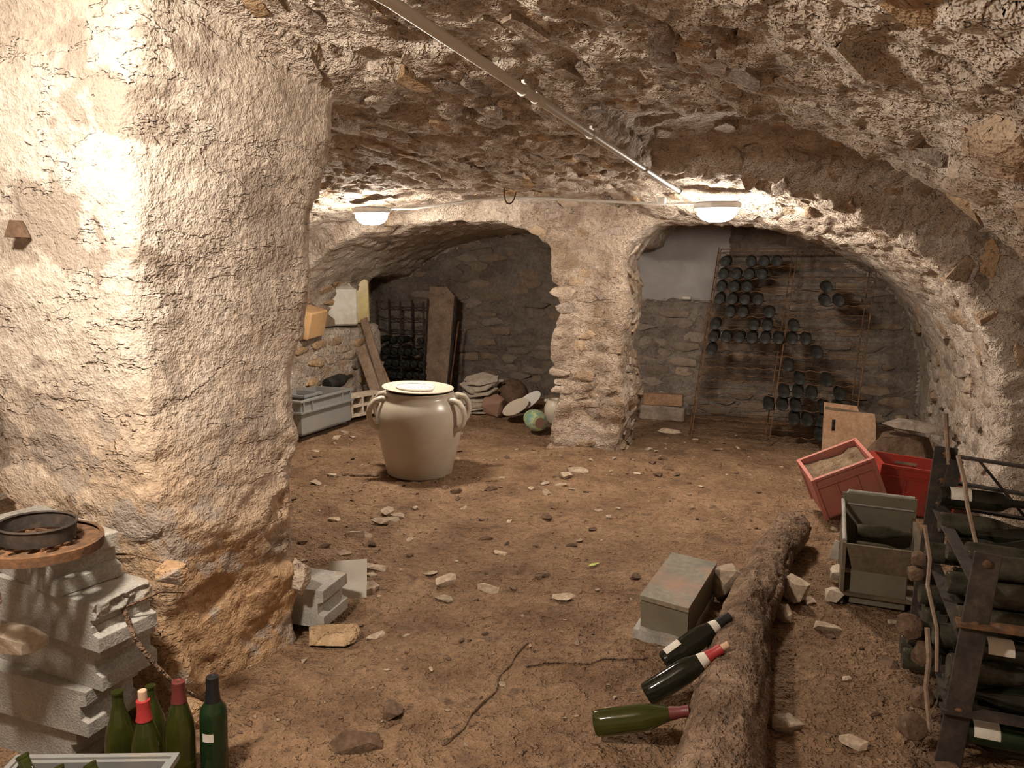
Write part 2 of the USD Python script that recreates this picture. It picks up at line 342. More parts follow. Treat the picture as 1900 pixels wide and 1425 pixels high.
pd = np.abs(pier_d(fc[:, 0], fc[:, 1], fc[:, 2]))
x, y, z = fc.T
owner = np.full(len(MF), 0)
NAMES = ['ceiling', 'pillar', 'pillar', 'wall_left', 'wall_back', 'wall_right', 'wall_front']
down = fn[:, 2] < -.42
owner[~down & (x <= -1.9)] = 3; owner[~down & (x > -1.9)] = 5
owner[~down & (y > 7.95) & (fn[:, 1] < -.5)] = 4
owner[~down & (y < -1.0)] = 6
owner[(pd < .13) & (fn[:, 2] > -.75)] = 1
owner[(x > -2.1) & (x < -.95) & (y > 6.0) & (y < 7.0) & (fn[:, 2] > -.6)] = 2
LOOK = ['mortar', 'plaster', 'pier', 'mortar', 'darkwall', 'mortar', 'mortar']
LABEL = ['low rubble stone vault with raked mortar over the whole cellar', 'thick plastered stone pillar at the left with pale top and ochre base',
         'slimmer rubble pillar in the middle between the two rear alcoves', 'coursed rubble wall along the left side behind the jerrycans', 'dim coursed rubble back wall of the two alcoves',
         'rubble wall and arch pier along the right side', 'rubble wall closing the cellar behind the viewpoint']
STRUCT = {}
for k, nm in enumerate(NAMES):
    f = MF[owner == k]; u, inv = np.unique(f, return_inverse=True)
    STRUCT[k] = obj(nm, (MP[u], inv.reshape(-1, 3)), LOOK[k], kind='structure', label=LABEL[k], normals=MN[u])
mort = STRUCT

# ---- masonry stones: each one a cell of a Voronoi net on the wall, cut, bevelled and set proud of the mortar
rs = np.random.default_rng(11)
def masonry(k, pick, su, sv, long_axis, share, proud, looks, limit=300, joint=.82, name='stone', seed=1, tl=.06, shape=.75, dmax=.075):
    rg = np.random.default_rng(seed)
    idx = np.nonzero((owner == k) & in_view(fc, 1.03) & (np.einsum('ij,ij->i', fn, EYE - fc) > -.1) & pick(fc, fn))[0]
    if not len(idx): return
    ar = np.linalg.norm(np.cross(MP[MF[idx, 1]] - MP[MF[idx, 0]], MP[MF[idx, 2]] - MP[MF[idx, 0]]), axis=1)
    N = int(min(14000, 14 * ar.sum() / (su * sv))); c = rg.choice(idx, N, p=ar / ar.sum())
    P, Nn = fc[c], BN[c] / np.linalg.norm(BN[c], axis=1, keepdims=True)
    la = V(*long_axis); U = la - Nn * (Nn @ la)[:, None]; U /= np.linalg.norm(U, axis=1, keepdims=True) + 1e-9; W = np.cross(Nn, U)
    Q = P / su + 0; Q = Q + 0
    sc = np.abs(la) / su + (1 - np.abs(la)) / sv; Q = P * sc
    tree = cKDTree(Q); alive = np.ones(N, bool); keep = []
    rad = rg.uniform(.7, 1.25, N)
    for i in range(N):
        if alive[i]:
            keep.append(i); alive[tree.query_ball_point(Q[i], .82 * rad[i])] = False
    keep = np.array(keep); dev = np.zeros(len(keep))
    for du, dv in ((.62, 0), (-.62, 0), (0, .7), (0, -.7)):
        q = P[keep] + U[keep] * du * su + W[keep] * dv * sv; dev = np.maximum(dev, np.abs(void(q[:, 0], q[:, 1], q[:, 2])))
    kt = cKDTree(Q[keep]); stones = []
    for j, i in enumerate(keep):
        if rg.random() > share(P[i]) or dev[j] > dmax: continue
        nb = kt.query_ball_point(Q[i], 2.2); flat = True
        poly = [V(math.cos(a), math.sin(a)) * .72 for a in np.arange(9) * 2 * PI / 9 + rg.random()]
        for b in nb:
            if b == j: continue
            if Nn[keep[b]] @ Nn[i] < shape and np.linalg.norm(Q[keep[b]] - Q[i]) < 1.3: flat = False; break
            d = P[keep[b]] - P[i]; q = V(d @ U[i] / su, d @ W[i] / sv); L = np.linalg.norm(q)
            if L < 1e-6 or Nn[keep[b]] @ Nn[i] < .2: continue
            n2, c2, out = q / L, L / 2, []
            for t in range(len(poly)):
                A, B = poly[t], poly[(t + 1) % len(poly)]; a_, b_ = A @ n2 - c2, B @ n2 - c2
                if a_ <= 0: out.append(A)
                if a_ * b_ < 0: out.append(A + (B - A) * a_ / (a_ - b_))
            poly = out
            if len(poly) < 3: break
        if len(poly) < 3 or not flat: continue
        poly = np.array(poly); cen = poly.mean(0); poly = [cen + (p - cen) * joint for p in poly]
        # merge corners that nearly coincide
        pp = [poly[0]]
        for p in poly[1:]:
            if np.linalg.norm(p - pp[-1]) > .16: pp.append(p)
        if len(pp) > 3 and np.linalg.norm(pp[0] - pp[-1]) < .16: pp.pop()
        n = len(pp)
        if n < 3: continue
        pp = np.array(pp) * V(su, sv) + rg.uniform(-.06, .06, (n, 2)) * V(su, sv); cen = pp.mean(0)
        h = proud(P[i], rg); tilt = rg.normal(size=2) * tl
        def ring(s, hh, jt): 
            r = cen + (pp - cen) * s; zz = hh + (r - cen) @ tilt * (hh > 0) + rg.uniform(-jt, jt, n) * abs(h)
            return P[i] + np.outer(r[:, 0], U[i]) + np.outer(r[:, 1], W[i]) + np.outer(zz, Nn[i])
        mid = P[i] + cen[0] * U[i] + cen[1] * W[i] + (h * 1.05 + .004) * Nn[i]
        v = np.concatenate([ring(1.02, -.10, 0), ring(1.0, h * .55, .25), ring(.74, h, .3), mid[None]])
        f = []
        for r0 in (0, n):
            for t in range(n):
                a, b = r0 + t, r0 + (t + 1) % n; f += [[a, b, b + n], [a, b + n, a + n]]
        for t in range(n): f.append([2 * n + t, 2 * n + (t + 1) % n, 3 * n])
        size = su * sv / max(.2, np.linalg.norm(P[i] - EYE)) ** 2
        stones.append((size * len(pp), v, f, rg.integers(len(looks))))
    stones.sort(key=lambda s: -s[0])
    for s in stones[:limit]: obj(name, (s[1], s[2]), looks[s[3]], STRUCT[k], smooth=38)
    for q in range(len(looks)):
        rest = [trimesh.Trimesh(s[1], s[2], process=False) for s in stones[limit:] if s[3] == q]
        if rest: obj('small_stones', cat_(rest), looks[q], STRUCT[k], smooth=38, kind='stuff')
    print('masonry', NAMES[k], len(stones))
SL = ['stone_%d' % i for i in range(4)]; DL = ['dim_stone_%d' % i for i in range(4)]
everywhere = lambda p, n: np.ones(len(p), bool)
near_right = lambda p, n: (p[:, 0] > .0) & (p[:, 1] < 3.2)
off_rim = lambda p, n: (p[:, 1] < 5.6) | (p[:, 2] < 1.35)     # no loose stones on the turned edges of the arches
CL = SL + ['mortar', 'mortar']
masonry(0, lambda p, n: ~near_right(p, n) & (p[:, 1] < 5.75), .23, .095, (0, 1, 0), lambda p: .6, lambda p, r: r.uniform(-.022, .022), CL, seed=2, shape=.9, dmax=.05)
masonry(0, near_right, .21, .15, (0, 1, 0), lambda p: .75, lambda p, r: r.uniform(-.035, .02), ['stone_0', 'stone_2', 'mortar', 'mortar'], limit=80, seed=12, tl=.09)
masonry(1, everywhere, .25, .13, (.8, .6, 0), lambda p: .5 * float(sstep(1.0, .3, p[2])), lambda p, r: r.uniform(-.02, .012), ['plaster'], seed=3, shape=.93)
masonry(2, everywhere, .20, .08, (.9, .45, 0), lambda p: .92 - .35 * float(sstep(1.3, 1.7, p[2])), lambda p, r: r.uniform(-.010, .022), ['stone_0', 'stone_1', 'stone_3', 'pier'], seed=4, shape=.85, dmax=.04)
masonry(3, off_rim, .27, .095, (0, 1, 0), lambda p: .9, lambda p, r: r.uniform(-.006, .03), SL, seed=5, dmax=.045)
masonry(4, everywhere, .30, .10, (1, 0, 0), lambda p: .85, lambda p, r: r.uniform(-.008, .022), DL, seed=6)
masonry(5, off_rim, .24, .13, (0, 1, 0), lambda p: .8, lambda p, r: r.uniform(-.016, .03), ['stone_0', 'stone_1', 'stone_3', 'mortar'], seed=7, dmax=.05)
MAT_OK = True

# ------------------------------------------------------------------ floor of trodden earth
def floor_h(x, y):
    p = np.stack([x, y, np.zeros_like(x)], -1)
    h = .05 * (meshkit.fbm(p * 1.1, 3, 21) - .5) + .03 * (meshkit.fbm(p * 6, 3, 22) - .5) + .016 * (meshkit.fbm(p * 22, 3, 23) - .5)
    mound = lambda cx, cy, r, a: a * np.exp(-((x - cx) ** 2 + (y - cy) ** 2) / r ** 2)
    return h - .01 + mound(-1.5, 6.05, .5, .07) + mound(-4.1, 7.3, .9, .20) + mound(-4.1, 5.8, .5, .06) + mound(-2.0, 2.2, .7, .03)
fx, fy = [], []
FP, FF = [], []
gx, gy = np.arange(-5.2, 2.3, .05), np.arange(-1.6, 8.9, .05)
GX, GY = np.meshgrid(gx, gy, indexing='ij')
i_, j_ = np.meshgrid(np.arange(len(gx) - 1), np.arange(len(gy) - 1), indexing='ij'); ny_ = len(gy)
A = (i_ * ny_ + j_).ravel(); FF = np.concatenate([np.stack([A, A + ny_, A + ny_ + 1], 1), np.stack([A, A + ny_ + 1, A + 1], 1)])
FP = np.stack([GX.ravel(), GY.ravel(), np.zeros(GX.size)], 1)
for _ in range(2): FP, FF = split_edges(FP, FF, lambda m, L: L > np.where(in_view(m), np.maximum(.006 * np.linalg.norm(m - EYE, axis=1), .013), .2))
FP[:, 2] = floor_h(FP[:, 0], FP[:, 1]); FN = vnormals(FP, FF)
FLOOR = obj('floor', (FP, FF), 'earth', kind='structure', label='uneven floor of trodden brown earth strewn with stone chips', normals=FN)
fz = lambda x, y: float(floor_h(np.array([float(x)]), np.array([float(y)]))[0])

# ------------------------------------------------------------------ lamps
def lamp(i, R, label):
    t = thing('bulkhead_lamp', label, 'lamp', LAMP_AT[i], R=R, group=None)
    obj('base', mv(lathe([(0, -.0), (.10, 0), (.105, .012), (.105, .03), (.09, .042), (0, .042)], 24), (0, 0, .0), R=np.diag([1.45, .95, 1.0])), 'lamp_metal', t)
    dome_ = lathe([(.0, -.085), (.035, -.082), (.065, -.066), (.083, -.038), (.088, 0.0), (0, .0)], 14)
    dome_.apply_transform(np.diag([1.5, 1.0, 1.05, 1])); obj('glass_bowl', dome_, 'lamp_glow_%d' % i, t, smooth=40)
    return t
plain('lamp_metal', (.5, .5, .5), .4)
lamp(0, np.eye(3), 'glowing oval bulkhead lamp under the vault at the rear left, above the big jar')
lamp(1, np.eye(3), 'glowing oval bulkhead lamp under the vault right of the middle pillar')
lamp(2, np.eye(3), 'bulkhead lamp under the vault just outside the upper left corner of the view')

# ------------------------------------------------------------------ materials of the things
plain('stoneware', (.45, .40, .325), .28, dirt=(.39, .335, .265), dscale=3, bump=.08, bscale=25)
plain('plate_white', (.56, .49, .39), .3)
plain('white_plastic', (.68, .66, .62), .5)
plain('conduit_grey', (.62, .60, .56), .4)
plain('cable_white', (.75, .74, .70), .45)
earthy('rust', [(.045, .03, .022), (.12, .065, .035), (.24, .115, .05)], scale=18, bscale=60, bump=.4, dist=.004)
earthy('iron', [(.02, .017, .014), (.045, .036, .03), (.085, .06, .045)], scale=14, bscale=50, bump=.3, dist=.003, rough=.7)
plain('crate_grey', (.21, .215, .21), .5, dirt=(.26, .235, .205))
earthy('hollow_clay', [(.38, .31, .235), (.48, .40, .31), (.55, .47, .38)], scale=9, bscale=60, dist=.004)
earthy('plank', [(.15, .10, .07), (.24, .17, .12), (.31, .23, .165)], scale=8, bscale=50, bump=.4, dist=.004)
earthy('plank_red', [(.20, .115, .065), (.33, .20, .12), (.40, .26, .165)], scale=7, bscale=45, bump=.5, dist=.005)
earthy('bark', [(.06, .038, .024), (.14, .088, .055), (.22, .145, .095), (.29, .20, .135)], scale=8, bscale=22, bump=1.0, dist=.035, fine=90, fbump=.9, rough=.95, flake=.016, fscale=5, fstretch=(2.2, .5, 2.2))
earthy('cinder', [(.24, .225, .20), (.345, .325, .29), (.42, .40, .36)], scale=9, bscale=120, bump=.7, dist=.006, fine=320, fbump=.5, patch=(.30, .20, .12), pscale=4, pat=(.58, .74))
plain('pe_white', (.62, .60, .54), .35, dirt=(.46, .40, .32)); plain('pe_yellow', (.62, .50, .20), .35, dirt=(.48, .37, .17)); plain('pe_orange', (.56, .35, .17), .35, dirt=(.44, .27, .13)); plain('black_plastic', (.03, .03, .03), .4)
earthy('slate', [(.30, .25, .20), (.40, .34, .28), (.47, .41, .345)], scale=5, bscale=40, bump=.3, dist=.004)
earthy('chip', [(.27, .195, .13), (.38, .295, .215), (.50, .41, .315)], scale=12, bscale=50, bump=.5, dist=.006, vary=.22)
earthy('clod', [(.07, .042, .028), (.13, .08, .05), (.18, .115, .075)], scale=14, bscale=50, bump=.7, dist=.008, vary=.2)
plain('red_plastic', (.36, .035, .022), .45, dirt=(.25, .05, .035)); plain('pink_plastic', (.40, .13, .10), .6, dirt=(.33, .155, .115), dscale=4)
earthy('tin_green', [(.10, .088, .06), (.17, .148, .105), (.235, .20, .145)], scale=4, bscale=40, bump=.2, dist=.003, rough=.6, patch=(.30, .15, .085), pscale=3, pat=(.5, .68))
plain('green_board', (.155, .14, .095), .6, dirt=(.12, .10, .07))
earthy('crate_wood', [(.075, .055, .037), (.125, .095, .062), (.18, .13, .085)], scale=6, bscale=50, bump=.4, dist=.004)
glass('glass_green', (.085, .105, .012), .07); glass('glass_dark', (.025, .03, .018), .12, (.06, .05, .035)); glass('glass_dusty', (.04, .05, .03), .55, (.105, .09, .065)); glass('glass_deep', (.02, .07, .02), .12, (.05, .06, .04))
plain('bottle_far', (.014, .015, .013), .5, dirt=(.04, .036, .031), dscale=14, specular_ior_level=.18)
plain('capsule_red', (.35, .03, .03), .4); plain('capsule_wine', (.13, .025, .022), .45); plain('capsule_black', (.012, .012, .014), .35)
plain('cork', (.55, .36, .24), .8, bump=.2, bscale=80); plain('paper', (.66, .62, .54), .8, dirt=(.45, .40, .33)); plain('paper_grey', (.40, .36, .31), .6)
MAT['majolica'] = usdkit.material(stage, '/World/Looks/majolica', {'tc': ('texture_coordinate', {}), 'n': ('noise_texture', {'scale': 9, 'detail': 3, 'distortion': 1.2}),
    'r': ('rgb_ramp', {'ramp': [(.32, (.10, .22, .20)), (.45, (.22, .34, .24)), (.55, (.46, .45, .20)), (.66, (.16, .27, .26)), (.75, (.30, .17, .17))]}), 'p': ('principled_bsdf', {'roughness': .12})},
    [('tc.object', 'n.vector'), ('n.fac', 'r.fac'), ('r.color', 'p.base_color')], surface='p.BSDF')
plain('terracotta', (.24, .14, .10), .85); plain('leaf', (.42, .50, .12), .5); plain('panel_plaster', (.30, .275, .265), .9, bump=.2, bscale=12, dirt=(.38, .35, .335), dscale=3)
earthy('dirt_fill', [(.10, .065, .04), (.17, .115, .07), (.25, .18, .12)], scale=14, bscale=30, bump=1.0, dist=.02)
rg = np.random.default_rng(5)
ORD = ['zeroth', 'first', 'second', 'third', 'fourth', 'fifth', 'sixth', 'seventh', 'eighth', 'ninth', 'tenth', 'eleventh', 'twelfth', 'thirteenth', 'fourteenth', 'fifteenth', 'sixteenth', 'seventeenth', 'eighteenth', 'nineteenth', 'twentieth']
def nth(k): return ORD[k] if k < len(ORD) else '%dth' % k
from shapely.geometry import Polygon, Point, box as sbox
from shapely import affinity
ext = lambda poly, h: trimesh.creation.extrude_polygon(poly, h, engine='earcut')

# ------------------------------------------------------------------ smooth rendered panel in the back wall, behind the rack
obj('plaster_panel', cat_([box(1.0, .03, .84, (-1.09, 8.39, 1.62)), box(.16, .05, .84, (-.60, 8.37, 1.62))]), 'panel_plaster', STRUCT[4], label='smooth grey plastered panel filling an old opening')

# ------------------------------------------------------------------ conduit, cable, hook
c_pts = [(-.96, 1.25, 2.215), (-.905, 1.694, 2.20), (-.847, 2.003, 2.16), (-.79, 2.493, 2.12), (-.70, 3.37, 2.06), (-.655, 4.4, 2.03), (-.60, 5.17, 2.0)]
t = thing('conduit', 'grey round electric conduit running along the crown of the vault to the right lamp', 'pipe')
obj('pipe', tube(c_pts[:4], .0155, 14), 'conduit_grey', t); obj('pipe', tube(c_pts[3:], .0145, 14), 'conduit_grey', t)
obj('coupling', tube([V(*c_pts[3]) + (V(*c_pts[2]) - V(*c_pts[3])) * .06, V(*c_pts[3]) - (V(*c_pts[2]) - V(*c_pts[3])) * .05], .019, 14), 'conduit_grey', t)
for q in (V(-.805, 2.38, 2.13), V(-.74, 3.0, 2.087), V(-.68, 3.85, 2.045), V(-.63, 4.75, 2.018)):
    obj('clip', cat_([mv(lathe([(.0155, -.008), (.021, -.008), (.021, .008), (.0155, .008)], 14), q, R=axis_R((.1, .95, -.08))), bar(q + V(0, 0, .015), q + V(0, 0, .03), .010)]), 'conduit_grey', t)
t = thing('cable', 'thin white electric cable slung between the two rear lamps', 'cable')
obj('sheath', tube([(-2.80, 5.17, 1.99), (-2.62, 5.2, 1.985), (-2.42, 5.2, 2.005), (-2.106, 5.2, 2.037), (-1.861, 5.2, 2.047), (-1.605, 5.2, 2.035), (-1.151, 5.2, 2.002), (-.756, 5.2, 1.975), (-.56, 5.23, 1.975)], .0085, 8), 'cable_white', t)
obj('junction_box', box(.06, .05, .045, (-.80, 5.2, 2.0), .008), 'cable_white', t)
t = thing('ceiling_hook', 'small rusty iron hook hanging from the vault between the rear lamps', 'hook')
obj('hook', tube([(-1.865, 5.1, 2.13), (-1.86, 5.1, 2.05), (-1.855, 5.1, 2.02), (-1.845, 5.1, 2.003), (-1.826, 5.1, 1.996), (-1.805, 5.1, 2.006), (-1.79, 5.1, 2.03), (-1.775, 5.1, 2.075)], .0055, 8), 'rust', t)

# ------------------------------------------------------------------ the big stoneware jar
JX, JY = -2.61, 5.22; JZ = fz(JX, JY) - .005
t = thing('stoneware_jar', 'large grey beige stoneware jar with loop handles standing on the earth floor', 'jar', (JX, JY, JZ), R=rot((0, 1, 0), 1.5))
obj('body', lathe([(0, 0), (.235, 0), (.252, .012), (.268, .10), (.297, .22), (.322, .34), (.331, .43), (.324, .50), (.296, .565), (.262, .603), (.252, .622), (.258, .640), (.250, .648), (.235, .64), (.235, .5), (0, .48)], 64), 'stoneware', t, smooth=50)
for az in (205, 158, -28, 22):
    a = math.radians(az) + YAW; d = V(math.cos(a), math.sin(a), 0); up = V(0, 0, 1)
    pr = [(.262, .585), (.305, .598), (.352, .585), (.388, .545), (.398, .49), (.385, .43), (.358, .395), (.322, .385)]
    hd = tube([d * r_ + up * z_ for r_, z_ in pr], [.03, .025, .023, .022, .022, .022, .023, .028], 12)
    obj('handle', hd, 'stoneware', t, smooth=60)
t = thing('covering_dish', 'cream glazed dish lying as a lid on the stoneware jar', 'plate', (JX, JY, JZ + .651), R=rot((0, 1, 0), 3.0))
obj('dish', lathe([(0, 0), (.19, 0), (.215, .006), (.272, .016), (.272, .022), (.215, .014), (.185, .008), (0, .008)], 64), 'plate_white', t, smooth=40)
t = thing('strainer', 'white perforated round strainer lying on the dish over the jar', 'strainer', (JX - .015, JY + .02, JZ + .662), rz=YAW, R=frame((0, 0, 0), YAW)[:3, :3] @ rot((0, 1, 0), 3.0))
disc = Point(0, 0).buffer(.16, 24).intersection(sbox(-.17, -.2, .125, .2))
holes = [Point(r_ * math.cos(a), r_ * math.sin(a)).buffer(.0095, 3) for r_, n_ in ((.135, 24), (.10, 18), (.065, 11), (.03, 5)) for a in np.arange(n_) * 2 * PI / n_]
for h_ in holes: disc = disc.difference(h_)
obj('perforated_disc', ext(disc, .005), 'white_plastic', t)
obj('rim', tube([V(.16 * math.cos(a), .16 * math.sin(a), .010) for a in np.linspace(.7, 2 * PI - .7, 40)], .006, 6), 'white_plastic', t)

# ------------------------------------------------------------------ left rear: crate, hollow block, planks, ledge things
def open_box(W, D, H, w=.012):
    return cat_([box(W, D, w, (0, 0, w / 2)), box(W, w, H, (0, -D / 2 + w / 2, H / 2)), box(W, w, H, (0, D / 2 - w / 2, H / 2)), box(w, D - 2 * w, H, (-W / 2 + w / 2, 0, H / 2)), box(w, D - 2 * w, H, (W / 2 - w / 2, 0, H / 2))])
def band(W, D, z0, z1, o): return cat_([box(W + 2 * o, o, z1 - z0, (0, s * (D / 2 + o / 2), (z0 + z1) / 2)) for s in (-1, 1)] + [box(o, D, z1 - z0, (s * (W / 2 + o / 2), 0, (z0 + z1) / 2)) for s in (-1, 1)])
t = thing('storage_crate', 'grey plastic stacking crate resting on rubble by the left wall', 'crate', (-4.06, 5.90, .12), rz=math.radians(-4))
obj('body', open_box(.40, .72, .30), 'crate_grey', t); obj('rim', band(.40, .72, .285, .30, .022), 'crate_grey', t); obj('ledge', band(.40, .72, .185, .20, .024), 'crate_grey', t)
for yy in (-.34, -.22, .22, .34): obj('rib', box(.02, .012, .085, (.21, yy, .242)), 'crate_grey', t)
obj('foot', box(.34, .66, .02, (0, 0, -.01)), 'crate_grey', t)
t = thing('small_box', 'pale grey plastic box standing inside the grey crate', 'box', (-4.08, 5.80, .14), rz=math.radians(-4))
obj('body', open_box(.28, .24, .30, .01), 'crate_grey', t); obj('rim', band(.28, .24, .28, .30, .008), 'crate_grey', t)
t = thing('dark_bottle', 'dark dusty bottle lying behind the grey crate against the wall foot', 'bottle', (-4.16, 6.36, .42), R=axis_R((.15, 1, .12)))
obj('glass', lathe([(0, 0), (.06, 0), (.066, .02), (.066, .2), (.05, .25), (.022, .30), (.020, .37), (0, .37)], 20), 'bottle_far', t)
sq = Polygon([(0, 0), (.42, 0), (.42, .20), (0, .20)])
for i in range(3):
    for j in range(2): sq = sq.difference(sbox(.022 + i * .132, .022 + j * .09, .135 + i * .132, .093 + j * .09).buffer(-.008).buffer(.008))
R_ = np.stack([V(.33, 1, 0) / np.linalg.norm((.33, 1)), V(0, 0, 1), V(1, -.33, 0) / np.linalg.norm((.33, 1))], 1)
t = thing('hollow_block', 'pale hollow clay block with two rows of square cells beside the grey crate', 'block', (-4.02, 6.34, .13), R=R_)
obj('shell', ext(sq, .18), 'hollow_clay', t); obj('back_web', box(.40, .18, .01, (.21, .10, .01)), 'hollow_clay', t)
def plank(a, b, w, h, lab, mat='plank', up=(1, 0, 0)):
    t = thing('plank', lab, 'plank'); m = bar(a, b, h, w, bev=.004, up=up)
    obj('board', m, mat, t); return t
plank((-3.86, 7.03, .18), (-4.26, 7.26, 1.0), .085, .03, 'long brown plank leaning on the ledge below the yellow jerrycan')
plank((-3.88, 6.88, .18), (-4.18, 7.04, .72), .11, .03, 'short wide dark plank leaning left of the long plank')
plank((-3.86, 7.16, .18), (-4.1, 7.32, .48), .05, .03, 'shortest narrow plank leaning right of the long plank', 'plank_red')
def jerry(lab, mat, at, W, D, H, rz=0, R=None):
    t = thing('jerrycan', lab, 'jerrycan', at, rz, R)
    m = hull([(sx * (W / 2 - b), sy * (D / 2 - c), z_) for sx in (-1, 1) for sy in (-1, 1) for z_, b, c in ((0, .02, .02), (.02, 0, .012), (.02, .012, 0), (H * .87, 0, .012), (H * .87, .012, 0))] + [(-W * .42, s * D * .3, H * .90) for s in (-1, 1)] + [(W * .2, s * D * .3, H * .97) for s in (-1, 1)] + [(W * .42, s * D * .3, H * .90) for s in (-1, 1)])
    obj('body', m, mat, t, smooth=40)
    obj('handle', tube([(-W * .36, 0, H * .80), (-W * .30, 0, H * 1.02), (-W * .1, 0, H * 1.06), (W * .2, 0, H * 1.04), (W * .3, 0, H * .92)], .016, 8), mat, t)
    obj('cap', mv(lathe([(0, 0), (.026, 0), (.026, .03), (0, .03)], 14), (-W * .38, 0, H * .82)), 'black_plastic', t); return t
jerry('milky white plastic jerrycan standing on the left ledge', 'pe_white', (-4.46, 7.16, .935), .31, .22, .44, rz=.6)
jerry('yellow plastic jerrycan standing behind the white one on the ledge', 'pe_yellow', (-4.52, 7.48, .935), .34, .22, .53, rz=.6)
jerry('orange tan plastic jerrycan lying on its side at the ledge edge', 'pe_orange', (-4.30, 6.42, 1.05), .26, .24, .38, R=axis_R((.10, -1, -.05), (.25, 0, 1)))
t = thing('thin_slab', 'thin brown slab leaning on the ledge behind the orange jerrycan', 'slab'); obj('board', hull([(-4.5, 6.45, 1.30), (-4.52, 6.45, 1.30), (-4.5, 6.4, .93), (-4.52, 6.4, .93), (-4.46, 7.15, .94), (-4.48, 7.15, .94)]), 'plank', t)

# iron shelf with bottles in the left rear niche
t = thing('iron_shelf', 'rusty wire shelf in the dark niche left of the tall board', 'rack')
for xx in (-4.58, -4.27, -3.97):
    obj('post', cat_([bar((xx, 8.12, .1), (xx, 8.12, 1.15), .022, .012), bar((xx, 8.42, .1), (xx, 8.42, 1.15), .022, .012)]), 'iron', t)
for k in range(7):
    z_ = .22 + k * .14; pts = [(xx, 8.11, z_ + .012 * math.sin((xx + 4.6) * 40 + k)) for xx in np.linspace(-4.6, -3.94, 30)]
    obj('wire', tube(pts, .006, 5), 'iron', t); obj('wire', tube([(-4.6, 8.43, z_), (-3.94, 8.43, z_)], .005, 5), 'iron', t)
def niche_bottle():
    t = thing('niche_bottle', 'dusty black bottle in the niche shelf, first row from below, first from left', 'bottle', (-4.48, 8.10, .27), R=axis_R((0, 1, 0)), group='bottles in the niche shelf')
    obj('glass', lathe([(0, .012), (.028, 0), (.040, .004), (.041, .02), (.041, .18), (.030, .22), (.016, .25), (.014, .30), (0, .30)], 16), 'bottle_far', t); return t
nb0 = niche_bottle()
for k in range(4):
    for i in range(7):
        if (i, k) == (0, 0) or (k == 3 and i in (1, 4, 5)): continue
        copy_of(nb0, 'dusty black bottle in the niche shelf, %s row from below, %s from left' % (nth(k + 1), nth(i + 1)), (-4.52 + i * .088 + rg.uniform(-.01, .01), 8.08 + rg.uniform(-.04, .02), .272 + k * .14), R=axis_R((rg.uniform(-.05, .05), 1, 0)))
# tall board, rods
def to_plane(poly, th, o, u, n_):
    u = V(*u) / np.linalg.norm(u); n_ = V(*n_) / np.linalg.norm(n_); w = np.cross(n_, u); m = ext(Polygon(poly), th)
    m.apply_transform(frame(o, R=np.stack([u, w, n_], 1))); return m
t = thing('tall_board', 'tall grey board with clipped top corner leaning on the back wall', 'board')
obj('board', to_plane([(0, 0), (.31, 0), (.36, 1.10), (.26, 1.20), (.04, 1.20)], .03, (-3.99, 8.14, .12), (1, 0, 0), (0, -1, .12)), 'plank', t)
obj('edge_strip', bar((-3.67, 8.11, .12), (-3.615, 8.27, 1.2), .02, .03), 'iron', t)
t = thing('iron_rod', 'thin dark iron rod upright at the left of the tall board', 'rod'); obj('bar', bar((-3.96, 8.05, .1), (-3.93, 8.16, 1.18), .016, .010), 'iron', t)
t = thing('iron_rod', 'short dark iron rod leaning right of the tall board', 'rod'); obj('bar', tube([(-3.62, 8.05, .1), (-3.56, 8.2, .92)], .010, 8), 'rust', t)

# slates
sx0, sy0 = -3.02, 7.38
for k in range(13):
    n_ = 9; a = np.sort(rg.uniform(0, 2 * PI, n_)); rr = rg.uniform(.75, 1.1, n_); big = 1.0 if k < 8 else .85
    poly = Polygon([(.25 * big * rr[i] * math.cos(a[i]), .17 * big * rr[i] * math.sin(a[i])) for i in range(n_)]).buffer(0)
    tl_ = 4 + k * 1.9
    m = ext(poly if poly.geom_type == 'Polygon' else max(poly.geoms, key=lambda g: g.area), .012)
    t = thing('slate', 'broken slate slab in the leaning pile at the back wall, %s from the bottom' % nth(k + 1), 'slate', (sx0 + rg.uniform(-.05, .05), sy0 + k * .010, .06 + k * .026), R=rot((0, 0, 1), rg.uniform(-25, 25)) @ rot((1, 0, 0), tl_) @ rot((0, 1, 0), rg.uniform(-5, 3)), group='slate slabs in the pile')
    obj('slab', m, 'slate', t)
t = thing('red_lump', 'reddish brown earthy lump at the right end of the slate pile', 'stone', (-2.80, 7.35, .12)); obj('lump', bumpy(rock(rg, .26, .2, .26, 40, .1), .02, 9, 3, .04), 'terracotta', t, smooth=60)
t = thing('dark_lump', 'big dark round lump between the slate pile and the plates', 'stone', (-2.72, 7.68, .17)); obj('lump', bumpy(trimesh.creation.icosphere(3, .19), .03, 8, 4), 'clod', t, smooth=60)

